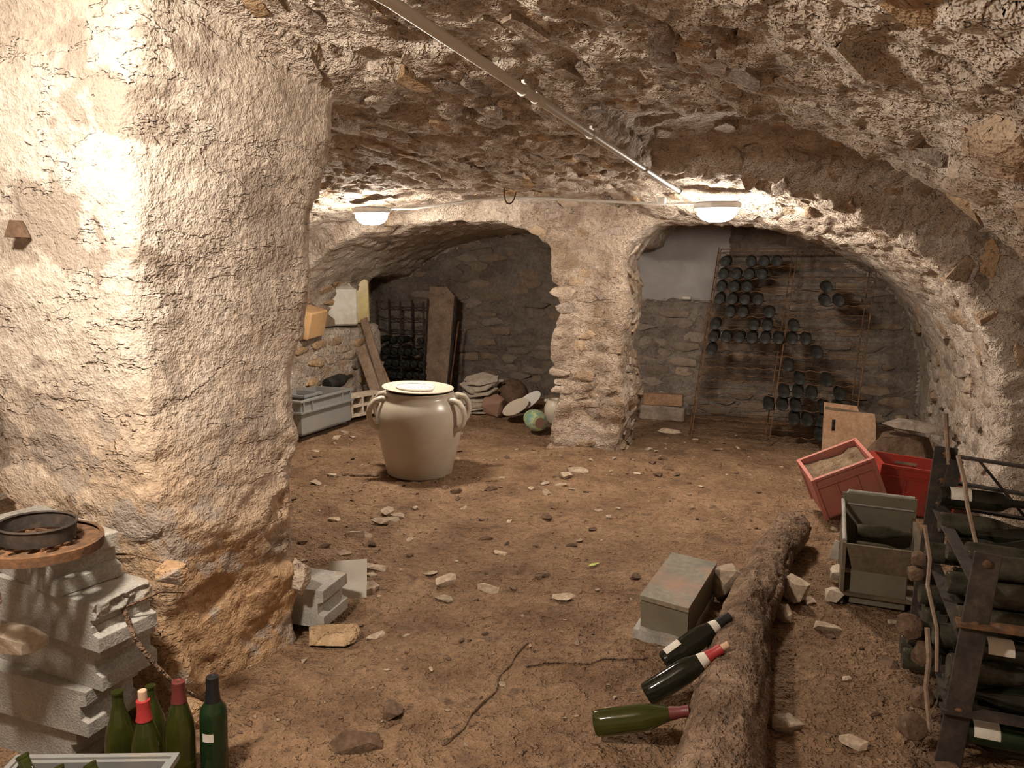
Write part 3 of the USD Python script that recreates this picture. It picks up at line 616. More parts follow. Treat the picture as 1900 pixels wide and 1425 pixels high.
# crockery heap by the pillar
up_n = V(-.35, -.50, .62)
t = thing('plate', 'old cream plate leaning in front of the other plate by the middle pillar', 'plate', (-2.50, 7.20, .14), R=axis_R(V(-.30, -.42, .86), (.9, .1, .35)))
PL = lathe([(0, 0), (.085, 0), (.10, .008), (.145, .022), (.146, .027), (.10, .014), (.08, .007), (0, .007)], 40)
obj('dish', PL, 'plate_white', t, smooth=40)
t = thing('plate', 'white plate tilted up behind the cream plate by the middle pillar', 'plate', (-2.40, 7.32, .19), R=axis_R(V(-.42, -.42, .8), (.9, .1, .5)))
obj('dish', PL, 'white_plastic', t, smooth=40)
t = thing('vase', 'green glazed patterned vase lying with its bare base to the front', 'vase', (-2.10, 6.72, .115), R=axis_R(V(-.62, .72, .05)))
obj('body', lathe([(.052, 0), (.075, .006), (.095, .05), (.105, .10), (.098, .155), (.078, .195), (.070, .215), (.076, .23), (.068, .23), (.06, .2)], 40), 'majolica', t, smooth=50); obj('base', lathe([(0, .001), (.053, 0), (.053, .004), (0, .004)], 24), 'terracotta', t)
t = thing('jug', 'white glazed jug with a small knob half hidden behind the middle pillar', 'jug', (-2.10, 7.22, .02))
obj('body', lathe([(0, 0), (.06, 0), (.075, .02), (.108, .10), (.112, .15), (.095, .20), (.08, .225), (.085, .24), (.07, .24), (.06, .2)], 36), 'plate_white', t, smooth=50); obj('knob', mv(trimesh.creation.icosphere(2, .018), (-.09, -.03, .225)), 'plate_white', t)
obj('handle', tube([(.09, .02, .2), (.14, .03, .19), (.15, .03, .13), (.11, .02, .09)], .012, 8), 'plate_white', t)

t = thing('loose_brick', 'orange brown brick lying by the back wall right of the middle pillar', 'brick', (-1.14, 7.9, .20), rz=.05); obj('brick', box(.40, .12, .12, (0, 0, 0), .008), 'plank_red', t)
t = thing('seat_stone', 'rough grey stone under the loose orange brick', 'stone', (-1.14, 7.92, .06)); obj('stone', bumpy(box(.46, .2, .16, (0, 0, 0), .02), .012, 12, 4, .06), 'dim_stone_1', t)
t = thing('small_white_tin', 'small white tin standing on the sill of the plastered opening', 'tin', (-.98, 8.27, 1.215)); obj('tin', box(.09, .05, .03, (0, 0, .015), .006), 'plate_white', t)
# ------------------------------------------------------------------ far wire rack with its bottles
RB, RT = V(-.755, 7.05, 0), V(-.60, 7.62, 1.72); RV = RT - RB
t = thing('wire_bottle_rack', 'tall leaning wire bottle rack before the right back wall', 'rack')
NR = 15; RW = 1.36; dep = V(0, .20, .02)
def rp(u, v): return RB + V(u, 0, 0) + RV * v
for u in (0, .68, RW):
    obj('post', cat_([tube([rp(u, 0), rp(u, 1)], .006, 6), tube([rp(u - .035, 0) + dep, rp(u - .035, 1) + dep], .006, 6)]), 'rust', t)
for k in range(NR):
    v = (k + .6) / NR
    obj('rail', tube([rp(u, v) + V(0, 0, .007 * math.sin(u * 2 * PI / .114)) for u in np.linspace(0, RW, 60)], .0038, 5), 'rust', t)
    obj('rail', tube([rp(0, v) + dep, rp(RW, v) + dep], .0038, 5), 'rust', t)
    for u in (0, RW): obj('rung', tube([rp(u, v), rp(u - .035 * (u == 0), v) + dep], .0038, 5), 'rust', t)
obj('rail', tube([rp(0, 1), rp(RW, 1)], .005, 5), 'rust', t)
fb = thing('racked_bottle', 'x', 'bottle', (0, 0, 0), group='bottles in the far wire rack')
obj('glass', lathe([(0, .014), (.026, .003), (.038, .0), (.0405, .006), (.0405, .17), (.036, .20), (.018, .235), (.0145, .25), (.0145, .30), (0, .30)], 18), 'bottle_far', fb)
RACKED = {13: [0, 2, 3, 4], 12: [0, 1, 2, 3], 11: [0, 1, 2, 8], 10: [0, 1, 2, 3, 8, 9], 9: [1, 2, 4], 8: [0, 3, 4, 6], 7: [0, 1, 2, 3, 4, 5, 6, 7], 6: [0, 8], 5: [6], 4: [7, 9], 3: [6, 7, 8, 10], 2: [5, 6, 7, 9, 10], 1: [7, 8, 9, 10], 0: [9]}
first = True
for k, cols in RACKED.items():
    for n_c, c_ in enumerate(cols):
        LBF = 'dark bottle in the far wire rack, %s row from top, %s from left' % (nth(list(RACKED).index(k) + 1), nth(n_c + 1))
        q = rp(.065 + c_ * .114, (k + .55) / NR) + V(0, -.05 + rg.uniform(-.02, .02), .052); Rm = axis_R((rg.uniform(-.03, .03), 1, .06)) * 1.2
        if first:
            UsdGeom.Xformable(fb).MakeMatrixXform().Set(Gf.Matrix4d(frame(q, R=Rm).T.tolist())); props(fb, LBF); first = False
        else: copy_of(fb, LBF, q, R=Rm)

# ------------------------------------------------------------------ right rear: board, stone, crates
t = thing('wooden_board', 'reddish wooden board with a dark slot standing behind the pale red crate', 'board')
o = V(.34, 6.60, 0); pn = Polygon([(0, 0), (.46, 0), (.44, .38), (.43, .44), (.30, .45), (.28, .50), (0, .52)]).difference(sbox(.075, .27, .105, .37)); pn = affinity.scale(pn, .88, .92, origin=(0, 0))
m = ext(pn, .028); m.apply_transform(frame(o, R=np.stack([V(1, 0, 0), V(0, .18, 1) / np.linalg.norm((.18, 1)), np.cross(V(1, 0, 0), V(0, .18, 1) / np.linalg.norm((.18, 1)))], 1))); obj('board', m, 'plank_red', t)
obj('batten', bar((.35, 6.655, .43), (.77, 6.655, .385), .02, .025), 'crate_wood', t)
t = thing('stump', 'dark wooden post stub between the wooden board and the red crate', 'post'); obj('stub', bumpy(tube([(.93, 6.72, -.02), (.94, 6.75, .2), (.93, 6.78, .38)], [.07, .06, .05], 10), .012, 12, 5, .05), 'crate_wood', t)
t = thing('grey_stone', 'long grey stone lying behind the bright red crate', 'stone', (.96, 6.22, .40), R=rot((0, 1, 0), 7)); obj('lump', bumpy(rock(rg, .50, .16, .10, 30, .12), .012, 12, 6, .05), 'dim_stone_3', t)
t = thing('rubble_heap', 'heap of dark rubble behind the bright red crate', 'rubble', (.90, 6.28, .10), kind=None); obj('heap', bumpy(rock(rg, .55, .32, .50, 40, .12), .04, 7, 7, .06), 'clod', t)

camr, camf = V(math.cos(YAW), math.sin(YAW), 0), V(-math.sin(YAW), math.cos(YAW), 0)
def basis(head, roll, pitch=0):
    """head: degrees the width axis turns from the nave's x; roll: left side down"""
    return rot((0, 0, 1), head) @ rot((0, 1, 0), -roll) @ rot((1, 0, 0), pitch)
def red_crate(lab, mat, p0, R, W, D, H, dirt=False, hole=True):
    # origin: front left bottom corner
    t = thing('bottle_crate', lab, 'crate', p0, R=R); c = V(W / 2, D / 2, 0); w = .010
    back = ext(sbox(0, 0, W, H).difference(sbox(W * .36, H * .72, W * .64, H * .84).buffer(.008)) if hole else sbox(0, 0, W, H), w)
    back.apply_transform(frame((0, D, 0), R=np.array([[1, 0, 0], [0, 0, -1], [0, 1, 0]])))
    obj('body', cat_([box(W, D, w, (W / 2, D / 2, w / 2)), box(W, w, H, (W / 2, w / 2, H / 2)), box(w, D, H, (w / 2, D / 2, H / 2)), box(w, D, H, (W - w / 2, D / 2, H / 2)), back]), mat, t)
    obj('rim', mv(band(W, D, H - .016, H, .010), c), mat, t); obj('flange', mv(band(W, D, H * .76, H * .76 + .010, .010), c), mat, t)
    for xx in (0.0, W): 
        for yy in (0.0, D): obj('corner_rib', box(.022, .022, H * .98, (xx, yy, H * .49)), mat, t)
    for s in (0.33, .67): obj('rib', box(.012, .010, H * .7, (W * s, -.004, H * .38)), mat, t)
    if dirt:
        g = np.random.default_rng(8); cap_ = trimesh.creation.box([W - .03, D - .03, .02]); cap_ = trimesh.Trimesh(*trimesh.remesh.subdivide_to_size(cap_.vertices, cap_.faces, .03)); cap_.merge_vertices()
        v = cap_.vertices; top = v[:, 2] > 0; v[top, 2] += .05 * (meshkit.fbm(v[top] * 16, 3, 8) - .45); cap_.vertices = v
        obj('earth_fill', mv(cap_, (W / 2, D / 2, H * .80)), 'dirt_fill', t)
    return t
red_crate('faded pale red bottle crate tilted on its corner and full of earth', 'pink_plastic', (.315, 5.00, .015), basis(12, 24, 12), .37, .28, .30, dirt=True, hole=False)
red_crate('bright red bottle crate standing empty behind the bottle rack at right', 'red_plastic', (.615, 5.31, .015), basis(5, -6, 0), .44, .36, .31)

# weathered bin with bottles
t = thing('wooden_bin', 'weathered grey green bin full of old bottles in front of the red crates', 'bin', (.50, 4.02, .0), rz=math.radians(-3))
W_, D_ = .33, .52
obj('lower_front', box(.24, .018, .17, (-.01, -D_ / 2 + .03, .085), .004), 'green_board', t)
obj('front_board', hull([(sx * (.125 + .035 * k), -D_ / 2 + .02 - .03 * k + dy, .165 + .135 * k) for sx in (-1, 1) for k in (0, 1) for dy in (0, .016)]), 'crate_wood', t)
obj('back_board', box(W_ + .02, .016, .40, (0, D_ / 2, .20)), 'green_board', t)
for s in (-1, 1): obj('side_board', box(.016, D_, .30, (s * W_ / 2, 0, .15)), 'crate_wood', t)
obj('bottom', box(W_, D_, .014, (0, 0, .05)), 'crate_wood', t)
obj('rim', tube([(-W_ / 2, -.22, .30), (-W_ / 2 - .005, D_ / 2, .36), (-W_ / 2 + .02, D_ / 2 + .01, .405), (W_ / 2, D_ / 2 + .01, .40)], .010, 8), 'cinder', t)
obj('rim', tube([(-W_ / 2, D_ / 2 - .015, .345), (W_ / 2, D_ / 2 - .015, .34)], .005, 6), 'cinder', t)

# ------------------------------------------------------------------ bottles
BURG = [(0, .018), (.024, .006), (.036, 0), (.0405, .006), (.041, .03), (.041, .15), (.037, .18), (.027, .215), (.0185, .245), (.0150, .262), (.0145, .288), (.0165, .290), (.0165, .298), (.011, .30), (.0, .296)]
BORD = [(0, .018), (.024, .006), (.035, 0), (.0375, .006), (.038, .03), (.038, .185), (.035, .205), (.020, .228), (.0150, .240), (.0145, .288), (.0162, .290), (.0162, .298), (.011, .30), (0, .296)]
def bottle(name, lab, loc, R=None, prof=BURG, mat='glass_green', caps=None, cork=False, label_=None, group=None, s=1.0, neckband=False, caplen=.055):
    t = thing(name, lab, 'bottle', loc, R=(np.eye(3) if R is None else R) * s, group=group)
    obj('glass', lathe(prof, 28), mat, t, smooth=45)
    if caps: obj('capsule', lathe([(.0165 + .004 * (caplen > .05), .298 - caplen), (.0172 + .0045 * (caplen > .05), .299 - caplen), (.0172, .27), (.0178, .285), (.0178, .299), (.010, .3012)] + ([] if cork else [(0, .295)]), 24), caps, t)
    if cork: obj('cork', lathe([(0, .28), (.0105, .28), (.0115, .30), (.0115, .326), (.0095, .328), (0, .328)], 16), 'cork', t)
    if label_:
        z0, z1, a0, a1, r_ = label_; n_ = 16; a = np.linspace(math.radians(a0), math.radians(a1), n_)
        v = np.concatenate([np.stack([r_ * np.cos(a), r_ * np.sin(a), np.full(n_, z_)], 1) for z_ in (z0, z1)]); f = [[i, i + 1, n_ + i + 1] for i in range(n_ - 1)] + [[i, n_ + i + 1, n_ + i] for i in range(n_ - 1)]
        obj('label', trimesh.Trimesh(v, f, process=False), 'paper', t, smooth=True)
    if neckband: obj('neck_label', lathe([(.0275, .214), (.028, .2145), (.0205, .242), (.020, .243)], 24), 'paper', t)
    return t
# three by the log
def along(a, b): return V(*a), axis_R(V(*b) - V(*a), (-.4, -.8, .6))
a_, R1 = along((-.372, 2.845, .050), (-.162, 2.985, .20)); bottle('wine_bottle', 'black wine bottle with white label and black capsule leaning on the log', a_, R1, BURG, 'glass_dark', 'capsule_black', s=1.07, label_=(.02, .085, -75, 0, .0416), neckband=True)
a_, R1 = along((-.400, 2.595, .048), (-.19, 2.685, .195)); bottle('wine_bottle', 'dusty dark wine bottle with red capsule leaning on the log', a_, R1, BURG, 'glass_dark', 'capsule_red', s=1.07, cork=True, neckband=True)
a_, R1 = along((-.535, 2.36, .050), (-.262, 2.40, .125)); bottle('wine_bottle', 'empty olive green bottle with dull red capsule lying against the log', a_, R1, BURG, 'glass_green', 'capsule_wine', s=1.07, caplen=.06)
# standing by the blocks
for nm, at, kw in (('empty green bottle without capsule standing next to the concrete blocks', (-1.815, 1.60), dict(mat='glass_green')),
                   ('green bottle with red capsule and pulled cork standing by the concrete blocks', (-1.70, 1.585), dict(mat='glass_green', caps='capsule_red', cork=True)),
                   ('dark bottle with dark red capsule standing third from the blocks', (-1.685, 1.695), dict(mat='glass_green', caps='capsule_wine', caplen=.06)),
                   ('green bottle with black neck and torn label standing farthest right of its group', (-1.605, 1.75), dict(mat='glass_deep', prof=BORD, caps='capsule_black', label_=(.12, .145, -100, -50, .0388), caplen=.075)),
                   ('short green bottle half hidden behind the corked one', (-1.79, 1.70), dict(mat='glass_green', s=.93))):
    kw = dict({'s': 1.08}, **kw); bottle('wine_bottle', nm, (at[0], at[1], fz(*at) + .002), R=axis_R((rg.uniform(-.03, .03), rg.uniform(-.03, .03), 1)), **kw)
# tray at the lower left corner with necks showing
t = thing('bottle_tray', 'grey plastic tray at the lower left corner holding green bottles', 'tray', (-1.685, 1.30, .0), rz=YAW + .02)
obj('body', open_box(.42, .32, .235), 'crate_grey', t); obj('rim', band(.42, .32, .225, .242, .016), 'crate_grey', t)
for k, p in enumerate(((-1.905, 1.361, .27), (-1.774, 1.359, .268), (-1.70, 1.395, .272))):
    d = V(-.5, .10, .75); d /= np.linalg.norm(d)
    bottle('wine_bottle', ['leftmost green bottle neck in the grey tray', 'middle green bottle neck in the grey tray', 'rightmost green bottle neck in the grey tray'][k], V(*p) - d * .30, axis_R(d), BURG, 'glass_green')
# in the bin
for k, (p, d, lab) in enumerate((((.40, 4.12, .25), (1, .08, .02), 'upper dusty green bottle lying in the weathered bin'), ((.39, 3.98, .21), (1, -.05, -.02), 'lower dusty dark bottle lying in the weathered bin'), ((.40, 4.2, .13), (1, .0, .0), 'hindmost dusty bottle lying deep in the weathered bin'))):
    bottle('wine_bottle', lab, p, axis_R(d), BURG, 'glass_dusty', s=.85)

# ------------------------------------------------------------------ iron bottle rack at the right edge
t = thing('iron_bottle_rack', 'rusty riveted iron bottle rack at the right edge of the view', 'rack')
A0, A1, B0, B1 = V(.605, 3.47, 0), V(.645, 3.45, .86), V(.565, 2.577, 0), V(.625, 2.60, .72)
A2, A3, B2, B3 = V(1.10, 3.47, 0), V(1.12, 3.45, .84), V(1.05, 2.57, 0), V(1.07, 2.58, .72)
for p, q, w in ((A0, A1, .085), (B0, B1, .075), (A2, A3, .06), (B2, B3, .06)): obj('post', bar(p, q, w, .012, bev=.002, up=(0, 1, 0)), 'iron', t)
at_ = lambda p, q, z_: p + (q - p) * (z_ / q[2])
for z_, mt in ((.20, 'iron'), (.49, 'rust')):
    obj('crossbar', bar(at_(B0, B1, z_) - V(.05, 0, 0), at_(B2, B3, z_), .05, .012, up=(0, 0, 1)), mt, t)
for z_ in (.18, .62, .72, .83): obj('crossbar', bar(at_(A0, A1, z_) - V(.02, 0, 0), at_(A2, A3, z_) - V(0, 0, .045), .034, .010, up=(0, 0, 1)), 'iron', t)
obj('leg', bar((.675, 3.40, .82), (.63, 3.45, .40), .05, .012, up=(0, 1, 0)), 'iron', t)
for z_ in (.16, .40, .60):
    obj('side_rail', bar(at_(B0, B1, z_), at_(A0, A1, z_), .04, .010), 'iron', t); obj('side_rail', bar(at_(B2, B3, z_), at_(A2, A3, z_), .04, .010), 'iron', t)
obj('brace', bar((.765, 3.46, .815), (1.0, 3.46, .53), .035, .010), 'iron', t)
for p, q, zs_ in ((A0, A1, (.18, .62, .72, .83)), (B0, B1, (.20, .49, .69))):
    for z_ in zs_: obj('rivet', mv(trimesh.creation.icosphere(1, .014), at_(p, q, z_) + V(0, -.010, 0), R=np.diag([1, .6, 1])), 'rust', t)
LBR = 'dusty bottle in the iron rack, %s layer from below, %s from front'
rb0 = bottle('stacked_bottle', LBR % ('fifth', 'first'), (.58, 2.72, .45), axis_R((1, .03, -.02)), BURG, 'glass_dusty', group='bottles in the iron rack')
rb1 = bottle('stacked_bottle', LBR % ('fifth', 'second'), (.92, 2.80, .45), axis_R((-1, .03, .02)), BURG, 'glass_dark', group='bottles in the iron rack')
for z_, ys, x_ in ((.455, (2.92, 3.02, 3.12, 3.22, 3.32), .60), (.53, (2.75, 2.86, 2.96, 3.06, 3.16, 3.28), .62), (.605, (2.80, 2.92, 3.02, 3.14, 3.25), .64), (.215, (2.66, 2.76, 2.87, 2.98, 3.10, 3.22, 3.33), .56), (.29, (2.7, 2.82, 2.93, 3.05, 3.17, 3.29), .57), (.06, (2.68, 2.80, 2.92, 3.05, 3.18, 3.30), .55), (.135, (2.74, 2.86, 3.0, 3.12, 3.24), .56)):
    for n_y, yy in enumerate(ys):
        lab = LBR % (nth(1 + sorted((.06, .135, .215, .29, .455, .53, .605)).index(z_)), nth(n_y + 1 + 2 * (z_ == .455)))
        if rg.random() < .62: copy_of(rb0, lab, (x_ + rg.uniform(-.05, .05), yy, z_ + .042 - .042), R=axis_R((1, rg.uniform(-.05, .05), rg.uniform(-.05, .03)), (0, rg.uniform(-1, 1), 1)))
        else: copy_of(rb1, lab, (x_ + .34 + rg.uniform(-.03, .03), yy, z_), R=axis_R((-1, rg.uniform(-.05, .05), rg.uniform(-.02, .05)), (0, rg.uniform(-1, 1), 1)))
for p, lab in (((.63, 2.68, .375), 'big dark bottle with white label low in the front of the iron rack'), ((.62, 3.36, .68), 'bottle with white paper label on top of the stack in the iron rack'), ((.60, 2.62, .12), 'deep green bottle lowest in the front of the iron rack')):
    bottle('wine_bottle', lab, p, axis_R((1, .02, -.03), (0, -.5, 1)), BORD, 'glass_deep' if 'deep' in lab else 'glass_dark', label_=(.03, .10, -70, 60, .0388), s=1.05)
for k, pts in enumerate((((.66, 3.30, .86), (.67, 3.2, .78), (.665, 3.1, .72), (.68, 3.0, .62), (.67, 2.9, .54), (.675, 2.8, .46), (.66, 2.7, .36)), ((.55, 3.2, .60), (.56, 3.1, .50), (.545, 3.02, .43), (.565, 2.9, .32), (.56, 2.82, .2)), ((.50, 2.72, .40), (.51, 2.7, .30), (.50, 2.66, .22), (.515, 2.62, .10)), ((.63, 3.44, 1.0), (.64, 3.43, .9), (.65, 3.40, .80)))):
    t = thing('dry_stick', ['longest crooked dry stick hung over the iron rack', 'thin dry stick stuck between the posts of the iron rack', 'lowest dry stick standing at the foot of the iron rack', 'short upright stick at the top of the far iron post'][k], 'stick'); obj('twig', tube(pts, [.009 - .0006 * i for i in range(len(pts))], 6), 'plank', t)
for k, (p, s) in enumerate((((.50, 3.05, .25), .1), ((.545, 2.98, .18), .09), ((.52, 2.80, .10), .08), ((.47, 2.66, .07), .09), ((.56, 3.33, .42), .07), ((.56, 3.35, .35), .07))):
    t = thing('mud_clod', 'mud crusted clod on the left side of the iron rack, %s from the camera end' % nth([4, 3, 2, 1, 5, 6][k]), 'clod', p, group='clods on the iron rack'); obj('lump', bumpy(rock(rg, s, s, s, 30, .1), .008, 20, k, .025), 'clod', t, smooth=60)

# ------------------------------------------------------------------ log
LP = np.array([(.115, 4.60, .105), (.09, 4.42, .10), (.021, 4.118, .10), (-.033, 3.658, .10), (-.089, 3.278, .105), (-.10, 2.883, .10), (-.105, 2.525, .10), (-.11, 2.174, .105), (-.11, 1.9, .105), (-.115, 1.6, .105)])
ts = np.linspace(0, 9, 190); LPf = np.stack([np.interp(ts, np.arange(10), LP[:, k]) for k in range(3)], 1)
lr = np.interp(ts, [0, .3, 1.5, 4, 7, 9], [.085, .10, .098, .110, .135, .15]); lm = tube(LPf, lr, 54)
v = lm.vertices; n = lm.vertex_normals; h = .05 * (meshkit.fbm(v * V(7, 3, 7), 3, 31) - .5) + .022 * (meshkit.fbm(v * V(18, 4, 18), 3, 32) - .5) - .012 * np.maximum(0, 1 - np.abs(meshkit.fbm(v * V(11, 2.0, 11), 3, 33) - .5) / .03) + .010 * (meshkit.fbm(v * 60, 2, 34) - .5); lm.vertices = v + n * h[:, None] - V(0, 0, .01)
t = thing('log', 'old barked tree trunk lying on the floor from the crates to the foreground', 'log'); obj('trunk', lm, 'bark', t, smooth=60)
obj('branch_stub', bumpy(tube([(-.05, 3.32, .17), (-.045, 3.30, .225)], [.035, .02], 9), .006, 25, 2), 'bark', t)

# box with rusty lid
BX = np.array([(-.527, 3.138), (-.312, 3.075), (-.244, 3.62), (-.465, 3.689)]); bc = BX.mean(0)
t = thing('metal_box', 'green grey metal box with rust stained flat lid beside the log', 'box')
pr = lambda s, z0, z1: hull([(bc[0] + (q[0] - bc[0]) * s, bc[1] + (q[1] - bc[1]) * s, z_) for q in BX for z_ in (z0, z1)])
obj('body', pr(.96, .035, .165), 'green_board', t); obj('lid', pr(1.0, .162, .182), 'tin_green', t)
t = thing('foot_slab', 'mortar crusted slab under the metal box', 'slab'); obj('slab', bumpy(hull([(bc[0] + (q[0] - bc[0]) * 1.08 - .01, bc[1] + (q[1] - bc[1]) * 1.02 - .02, z_) for q in BX for z_ in (-.03, .035)]), .012, 14, 3, .03), 'cinder', t)
def boulder(lab, at, sx, sy, sz, mat='chip', rz=0, seed=0, n=22, tilt=0, name='rock', group=None):
    g = np.random.default_rng(seed + 100); t = thing(name, lab, 'stone', at, R=rot((0, 0, 1), rz) @ rot((1, 0, 0), tilt), group=group)
    obj('stone', bumpy(rock(g, sx, sy, sz, n, .15), min(sx, sz) * .05, 14, seed, max(sx, sy) / 7), mat, t); return t
boulder('whitish rock wedged between the metal box and the log', (-.20, 3.66, .075), .17, .22, .17, 'chip', 20, 1)
boulder('angular tan rock on the right side of the log', (.12, 3.72, .06), .11, .16, .14, 'chip', 40, 2)
boulder('small pale rock right of the log near the tan rock', (.07, 3.50, .03), .08, .10, .07, 'chip', 10, 3)
boulder('flat pale stone in the dark right of the log', (.24, 3.46, .012), .14, .06, .035, 'chip', 0, 4)
boulder('lens shaped pale stone on the dark floor right of the log', (.085, 2.64, .015), .115, .075, .05, 'chip', 10, 5)
boulder('small pale stone near the foot of the iron rack', (.29, 2.60, .015), .09, .06, .04, 'chip', -20, 6)
boulder('brown clod at the bottom edge right of the log', (.22, 2.15, .02), .14, .10, .06, 'clod', 10, 7)
boulder('pale brick fragment left of the weathered bin, the far one', (.335, 4.05, .04), .12, .10, .08, 'hollow_clay', -10, 8, 12)
boulder('pale brick fragment left of the weathered bin, the near one', (.295, 3.78, .035), .11, .11, .07, 'hollow_clay', 5, 9, 12)
t = thing('paper_scrap', 'white paper scrap standing left of the weathered bin', 'paper'); obj('sheet', box(.055, .004, .12, (0, 0, 0)), 'paper', t, at=frame((.335, 4.33, .06), R=rot((0, 1, 0), 12) @ rot((1, 0, 0), 15)))

# ------------------------------------------------------------------ concrete blocks at the left pillar
def block(lab, end, rz=0, L=.5, W=.2, H=.15, broken=False, tilt=0, name='concrete_block'):
    """laid on its side; end: the front right bottom corner of its grooved end, which faces +x"""
    g = .028; pts = [(-L, 0), (0, 0), (.0, H * .30), (-g, H * .36), (-g, H * .64), (0, H * .70), (0, H), (-L, H), (-L, H * .7), (-L + g, H * .64), (-L + g, H * .36), (-L, H * .3)]
    m = ext(Polygon(pts).buffer(-.003).buffer(.003, 2), W); m.apply_transform(np.array([[1, 0, 0, 0], [0, 0, 1, 0], [0, 1, 0, 0], [0, 0, 0, 1.0]])); m.fix_normals()
    if broken:
        m = trimesh.Trimesh(*trimesh.remesh.subdivide_to_size(m.vertices, m.faces, .022)); m.merge_vertices(); v = m.vertices; w = np.clip((v[:, 0] + .035) / .035, 0, 1) * (v[:, 2] > H * .5)
        v[:, 0] -= w * .03 * meshkit.fbm(v * 45, 2, 4); v[:, 2] -= w * .008 * meshkit.fbm(v * 35, 2, 5); m.vertices = v
    t = thing(name, lab, 'block', end, R=rot((0, 0, 1), rz) @ rot((0, 1, 0), tilt)); obj('block', m, 'cinder', t, smooth=20); return t
block('bottom concrete block of the stack by the left pillar', (-2.03, 1.63, -.005), -2)
block('second concrete block from the bottom of the stack, sticking out farthest at left', (-1.955, 1.613, .15), -1)
block('third concrete block from the bottom of the stack by the left pillar', (-1.905, 1.635, .301), -5)
block('concrete block with crumbled end in the stack, fourth from the bottom', (-1.865, 1.60, .452), -7, broken=True)
block('top concrete block of the stack, under the rusty grate', (-2.015, 1.60, .603), -14)
block('concrete block with grooved end behind the right side of the left pillar', (-1.80, 2.66, .04), 3, W=.21, H=.17)
boulder('broken mortar lump lying on the left end of the block stack', (-2.12, 1.54, .49), .17, .12, .10, 'hollow_clay', 20, 12)
boulder('flat brown stone slab tilted beside the grooved block', (-1.745, 2.63, .035), .25, .15, .055, 'stone_2', 25, 13, 18, 14)
boulder('pinkish rubble stone at the foot of the left pillar corner', (-1.87, 1.93, .05), .15, .12, .13, 'plaster', 0, 14, 40)
boulder('pale rubble stone above the pinkish one at the pillar corner', (-1.91, 1.95, .20), .12, .1, .13, 'plaster', 30, 15, 40)
boulder('rounded stone sticking to the right edge of the left pillar', (-1.865, 2.60, .30), .08, .10, .15, 'stone_1', 0, 16)
boulder('grey stone lump on the crumbled block by the pillar', (-1.80, 1.84, .62), .10, .08, .08, 'plaster', 30, 17, 40)
t = thing('plastic_sheet', 'crumpled translucent grey sheet standing behind the grooved block', 'sheet'); g = np.stack(np.meshgrid(np.linspace(0, .18, 9), np.linspace(0, .20, 9), indexing='ij'), -1).reshape(-1, 2)
v = np.stack([g[:, 0], .03 * meshkit.fbm(np.c_[g * 12, g[:, :1] * 0], 2, 3) + g[:, 1] * .35, g[:, 1] * .8], 1); f = [[i * 9 + j, (i + 1) * 9 + j, (i + 1) * 9 + j + 1] for i in range(8) for j in range(8)] + [[i * 9 + j, (i + 1) * 9 + j + 1, i * 9 + j + 1] for i in range(8) for j in range(8)]
vv = np.concatenate([v, v + V(0, .003, 0)]); ff = f + [[a + 81, c + 81, b + 81] for a, b, c in f]; obj('sheet', trimesh.Trimesh(vv, ff, process=False), 'paper_grey', t, at=frame((-1.97, 2.95, .02), 25 * PI / 180), smooth=60)
# rusty grate with its hoop
GC = V(-2.02, 1.56, .785); GR = rot((1, 0, 0), -2) @ rot((0, 1, 0), 3)
t = thing('iron_grate', 'round rusty cast iron grate lying on top of the concrete blocks', 'grate', GC, R=GR)
d_ = Point(0, 0).buffer(.165, 32)
for i in range(-4, 5):
    for j in range(-2, 3):
        q = affinity.translate(affinity.scale(Point(0, 0).buffer(1, 6), .011, .024), i * .033, j * .062 + (i % 2) * .031)
        if Point(0, 0).distance(q.centroid) < .13: d_ = d_.difference(q)
obj('plate', ext(d_, .012), 'rust', t); obj('rim', lathe([(.155, -.006), (.172, -.006), (.172, .022), (.160, .022)], 48), 'rust', t)
for i in range(5): obj('bar', bar((-.085, -.06 + i * .03, .016), (.085, -.06 + i * .03 + .008, .018), .008), 'rust', t)
t = thing('wire_hoop', 'grey rusty hoop standing on the iron grate', 'hoop', GC + V(-.0, .0, .022), R=GR)
obj('band', lathe([(.097, 0), (.099, 0), (.102, .045), (.100, .045)], 40), 'iron', t); obj('rim', tube([V(.101 * math.cos(a), .101 * math.sin(a), .046) for a in np.linspace(0, 2 * PI, 41)], .004, 6), 'iron', t)
t = thing('dry_branch', 'long dry branch leaning on the left pillar over the concrete blocks', 'branch')
obj('stem', tube([(-2.30, 1.90, .80), (-2.21, 1.87, .72), (-2.106, 1.83, .645), (-1.98, 1.78, .60), (-1.87, 1.70, .55), (-1.82, 1.69, .46), (-1.77, 1.70, .39), (-1.74, 1.74, .31), (-1.73, 1.82, .22)], [.007, .008, .009, .009, .008, .007, .007, .006, .005], 7), 'bark', t)
for pts in (((-2.106, 1.83, .645), (-1.96, 1.84, .66), (-1.85, 1.85, .645)), ((-1.98, 1.78, .60), (-1.99, 1.70, .53), (-2.0, 1.66, .46)), ((-2.21, 1.87, .72), (-2.25, 1.86, .66), (-2.3, 1.84, .63)), ((-1.87, 1.70, .55), (-1.80, 1.78, .58), (-1.76, 1.84, .56))): obj('twig', tube(pts, .004, 5), 'bark', t)
t = thing('stone_chip', 'dark heart shaped chip stuck to the upper left pillar face', 'stone'); obj('chip', hull([(-2.405, 1.845, 1.68), (-2.355, 1.845, 1.68), (-2.38, 1.85, 1.735), (-2.405, 1.90, 1.68), (-2.355, 1.90, 1.68), (-2.38, 1.90, 1.735)]), 'clod', t)

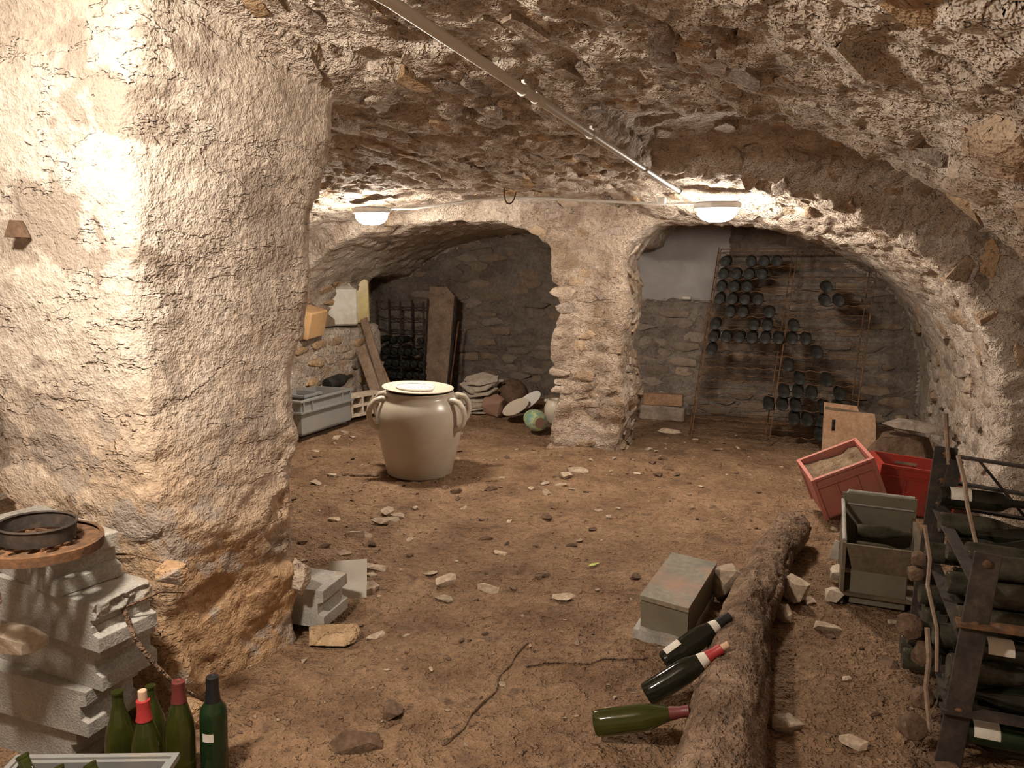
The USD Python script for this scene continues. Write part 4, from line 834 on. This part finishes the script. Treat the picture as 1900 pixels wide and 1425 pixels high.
# ------------------------------------------------------------------ what lies on the floor
# positions (x, y) measured on the floor, and the chip's width
CHIPS = [(-1.435,5.565,0.159,0),(-1.489,5.419,0.147,0),(-1.588,5.217,0.088,0),(-1.472,5.214,0.103,0),(-1.638,5.028,0.077,0),(-1.529,5.025,0.108,0),(-1.952,5.27,0.066,0),(-1.381,5.175,0.055,0),(-2.282,4.112,0.191,0),(-2.365,4.25,0.144,0),(-2.331,3.837,0.167,0),(-2.245,3.547,0.094,0),(-2.252,4.199,0.127,0),(-1.961,3.404,0.134,0),(-1.559,3.377,0.156,0),(-1.324,3.376,0.125,0),(-1.877,3.147,0.154,0),(-1.475,3.191,0.108,0),(-1.423,3.838,0.086,0),(-1.662,3.435,0.087,0),(-1.941,4.519,0.065,0),(-2.224,4.371,0.065,0),(-3.201,4.907,0.085,0),(-3.746,5.849,0.14,0),(-3.77,6.024,0.112,0),(-4.34,6.429,0.089,0),(-3.631,5.935,0.075,0),(-3.67,5.396,0.075,0),(-1.592,2.747,0.1,0),(-0.928,3.353,0.121,0),(-1.256,2.581,0.035,0),(0.589,5.873,0.086,0),(-0.492,6.681,0.106,0),(-0.32,6.804,0.078,0),(-0.713,7.037,0.071,0),(-0.995,7.298,0.211,0),(0.178,3.745,0.1,0),(-1.008,5.684,0.076,0),(-1.554,4.337,0.068,0),(-0.505,5.485,0.048,0),(-1.081,4.74,0.057,0),(-0.985,4.626,0.063,0),(-2.002,3.857,0.065,0),(-1.076,4.048,0.079,1),(-1.341,4.445,0.11,1),(-1.904,4.919,0.108,1),(-2.123,4.801,0.115,1),(-2.238,4.871,0.086,1),(-2.055,4.691,0.068,1),(-1.248,2.25,0.127,1),(-1.278,2.042,0.182,1),(-2.597,3.647,0.093,1),(-1.113,3.556,0.068,1),(-1.586,4.005,0.097,1),(-0.646,3.721,0.086,1),(-0.798,5.923,0.113,1),(-0.853,5.739,0.101,1),(-0.721,5.817,0.085,1),(-1.097,3.598,0.086,1),(-1.023,4.349,0.067,1),(-2.162,3.411,0.073,1),(-0.939,6.011,0.097,1),(-0.875,6.159,0.09,1),(-0.929,5.826,0.094,1),(0.299,3.047,0.048,0),(0.471,3.238,0.102,1),(0.257,3.402,0.066,1),(-2.63,4.044,0.085,0),(-2.429,3.614,0.091,1),(-2.166,3.707,0.08,1),(-2.827,4.18,0.035,0),(-2.199,3.283,0.013,1),(0.037,6.249,0.033,0),(-0.863,3.156,0.02,0),(-1.233,2.828,0.044,1),(-1.582,1.937,0.037,1),(0.534,3.656,0.065,0),(-1.939,5.791,0.027,0),(-1.479,2.798,0.039,0),(-0.013,5.309,0.015,0),(-0.068,2.789,0.02,0),(0.474,4.414,0.047,1),(-0.102,4.776,0.038,1),(-0.578,4.014,0.011,1),(-1.406,2.493,0.031,0),(-0.223,2.424,0.025,0),(-2.513,3.481,0.019,1),(-1.204,2.301,0.03,1),(-0.53,2.56,0.041,0),(-1.583,3.047,0.023,1),(-0.156,4.321,0.017,0),(-0.155,3.634,0.038,1),(-1.204,5.692,0.049,0),(0.196,4.317,0.034,0),(-1.347,2.529,0.032,1),(-1.439,3.975,0.055,1),(-0.374,2.465,0.037,0),(0.085,2.86,0.022,1),(-0.931,4.184,0.028,0),(-1.169,2.943,0.04,1),(-1.025,3.904,0.022,1),(-1.781,3.098,0.025,0),(-1.833,4.832,0.036,1),(-2.413,4.034,0.019,1),(-0.393,2.428,0.03,1),(-0.096,2.638,0.016,0),(-0.665,5.438,0.026,0),(-1.214,7.087,0.042,1),(0.543,5.374,0.042,1),(-1.226,2.671,0.046,1),(0.156,3.853,0.027,0),(-1.945,3.325,0.071,0),(-0.964,2.594,0.04,0),(-0.107,2.651,0.057,0),(-0.427,3.06,0.02,0),(-0.246,2.807,0.045,1),(-0.419,2.581,0.033,0),(-1.263,3.991,0.041,1),(0.379,2.824,0.047,1),(-1.405,2.155,0.024,1),(-0.943,2.898,0.028,0),(-0.141,3.009,0.028,0),(-1.0,3.695,0.014,1),(-0.893,5.407,0.015,0),(-0.197,2.586,0.018,1)]
base_chips = []
for k in range(5):
    g = np.random.default_rng(40 + k); m = bumpy(rock(g, 1, .62, .30, 16, .22), .03, 3, k)
    base_chips.append(m)
MARKS = {'the stoneware jar': (-2.61, 5.22), 'the middle pillar': (-1.5, 6.1), 'the metal box': (-.39, 3.38), 'the far end of the log': (.11, 4.55), 'the grooved block': (-1.85, 2.75), 'the three bottles at the log': (-.35, 2.6), 'the grey storage crate': (-3.95, 5.9), 'the iron rack': (.57, 3.0), 'the fresh green leaf': (-.89, 3.8), 'the five standing bottles': (-1.65, 1.75), 'the pale red crate': (.4, 5.1), 'the far wire rack': (-.2, 7.0)}
bins = {}
for k, (x_, y_, w_, c_) in enumerate(CHIPS):
    m_, p_ = min(MARKS.items(), key=lambda q: math.hypot(q[1][0] - x_, q[1][1] - y_)); d = V(x_ - p_[0], y_ - p_[1], 0); s_, f_ = d @ camr, d @ camf
    side = ('to the right of' if s_ > 0 else 'to the left of') if abs(s_) > abs(f_) else ('behind' if f_ > 0 else 'in front of')
    bins.setdefault((m_, side, c_), []).append((math.hypot(d[0], d[1]), k))
CLAB = {}
for (m_, side, c_), lst in bins.items():
    for r_, (_, k) in enumerate(sorted(lst)):
        CLAB[k] = ('pale floor chip' if c_ == 0 else 'dark floor clod') + ' ' + side + ' ' + m_ + ('' if len(lst) == 1 else ', nearest to it' if r_ == 0 else ', %s nearest' % nth(r_ + 1))
for k, (x_, y_, w_, c_) in enumerate(CHIPS):
    t = thing('stone_chip' if c_ == 0 else 'earth_clod', CLAB[k], 'stone' if c_ == 0 else 'clod', (x_, y_, fz(x_, y_) + w_ * .06), R=rot((0, 0, 1), float(rg.uniform(0, 360))) @ rot((1, 0, 0), float(rg.uniform(-12, 12))), group='limestone chips on the floor' if c_ == 0 else 'earth clods on the floor')
    m = base_chips[k % 5].copy(); m.apply_scale(w_ * V(1, 1, 1) if c_ == 0 else w_ * V(.9, 1, 1.5)); obj('chip' if c_ == 0 else 'clod', m, 'chip' if c_ == 0 else 'clod', t, smooth=25)
# uncounted grit
g = np.random.default_rng(77); parts = {'chip': [], 'clod': []}
tiny = [rock(np.random.default_rng(60 + i), 1, .7, .45, 9, .2) for i in range(6)]
Q = np.c_[g.uniform(-4.2, 1.4, 16000), g.uniform(1.2, 8.4, 16000), np.zeros(16000)]
dens = .3 + .9 * np.maximum(0, meshkit.noise(Q * 1.3 + V(0, 0, 5)) - .35) + .7 * np.exp(-((Q[:, 0] + 1.5) ** 2 + (Q[:, 1] - 6.0) ** 2) / .5)
Q = Q[in_view(Q) & (void(Q[:, 0], Q[:, 1], Q[:, 2] + .1) < -.02) & (g.random(16000) < dens)][:2600]; Q[:, 2] = floor_h(Q[:, 0], Q[:, 1])
for N, q in enumerate(Q):
    w_ = .010 * g.lognormal(0, .55); m = tiny[N % 6]; s_ = w_ * g.uniform(.8, 2.2); a_ = g.uniform(0, 6.28)
    v = m.vertices * s_ @ np.array([[math.cos(a_), math.sin(a_), 0], [-math.sin(a_), math.cos(a_), 0], [0, 0, 1]]) + q + V(0, 0, .15 * w_)
    parts['chip' if g.random() < .35 else 'clod'].append(trimesh.Trimesh(v, m.faces, process=False))
obj('pebble_grit', cat_(parts['chip']), 'chip', FLOOR, smooth=False, kind='stuff'); obj('earth_crumbs', cat_(parts['clod']), 'clod', FLOOR, smooth=False, kind='stuff')
t = thing('fresh_leaf', 'small bright green leaf on the floor in the middle', 'leaf', (-.89, 3.80, fz(-.89, 3.8) + .008), rz=.6); obj('blade', hull([(-.03, 0, 0), (0, .015, .006), (.04, 0, .012), (0, -.014, .006), (0, 0, 0)]), 'leaf', t)
for k, (a, b, lab) in enumerate((((-.9, 2.75), (-.45, 2.95), 'thin dark root lying on the floor left of the leaning bottles'), ((-.95, 2.9), (-1.0, 2.15), 'long thin root running down the floor in the foreground'), ((-.35, 3.75), (-.42, 4.0), 'short pale straw on the floor behind the metal box'), ((-3.1, 4.95), (-2.85, 5.0), 'broken dark stick on the floor left of the jar'), ((-.55, 2.2), (-.25, 2.28), 'splintered brown stick on the floor below the olive green bottle'))):
    P = np.linspace(a, b, 9); P = np.c_[P, [fz(*q) + .006 for q in P]]; P[:, :2] += rg.normal(size=(9, 2)) * .012
    t = thing('dry_stick', lab, 'stick'); obj('twig', tube(P, .004 if k < 3 else .011, 6), 'bark', t)
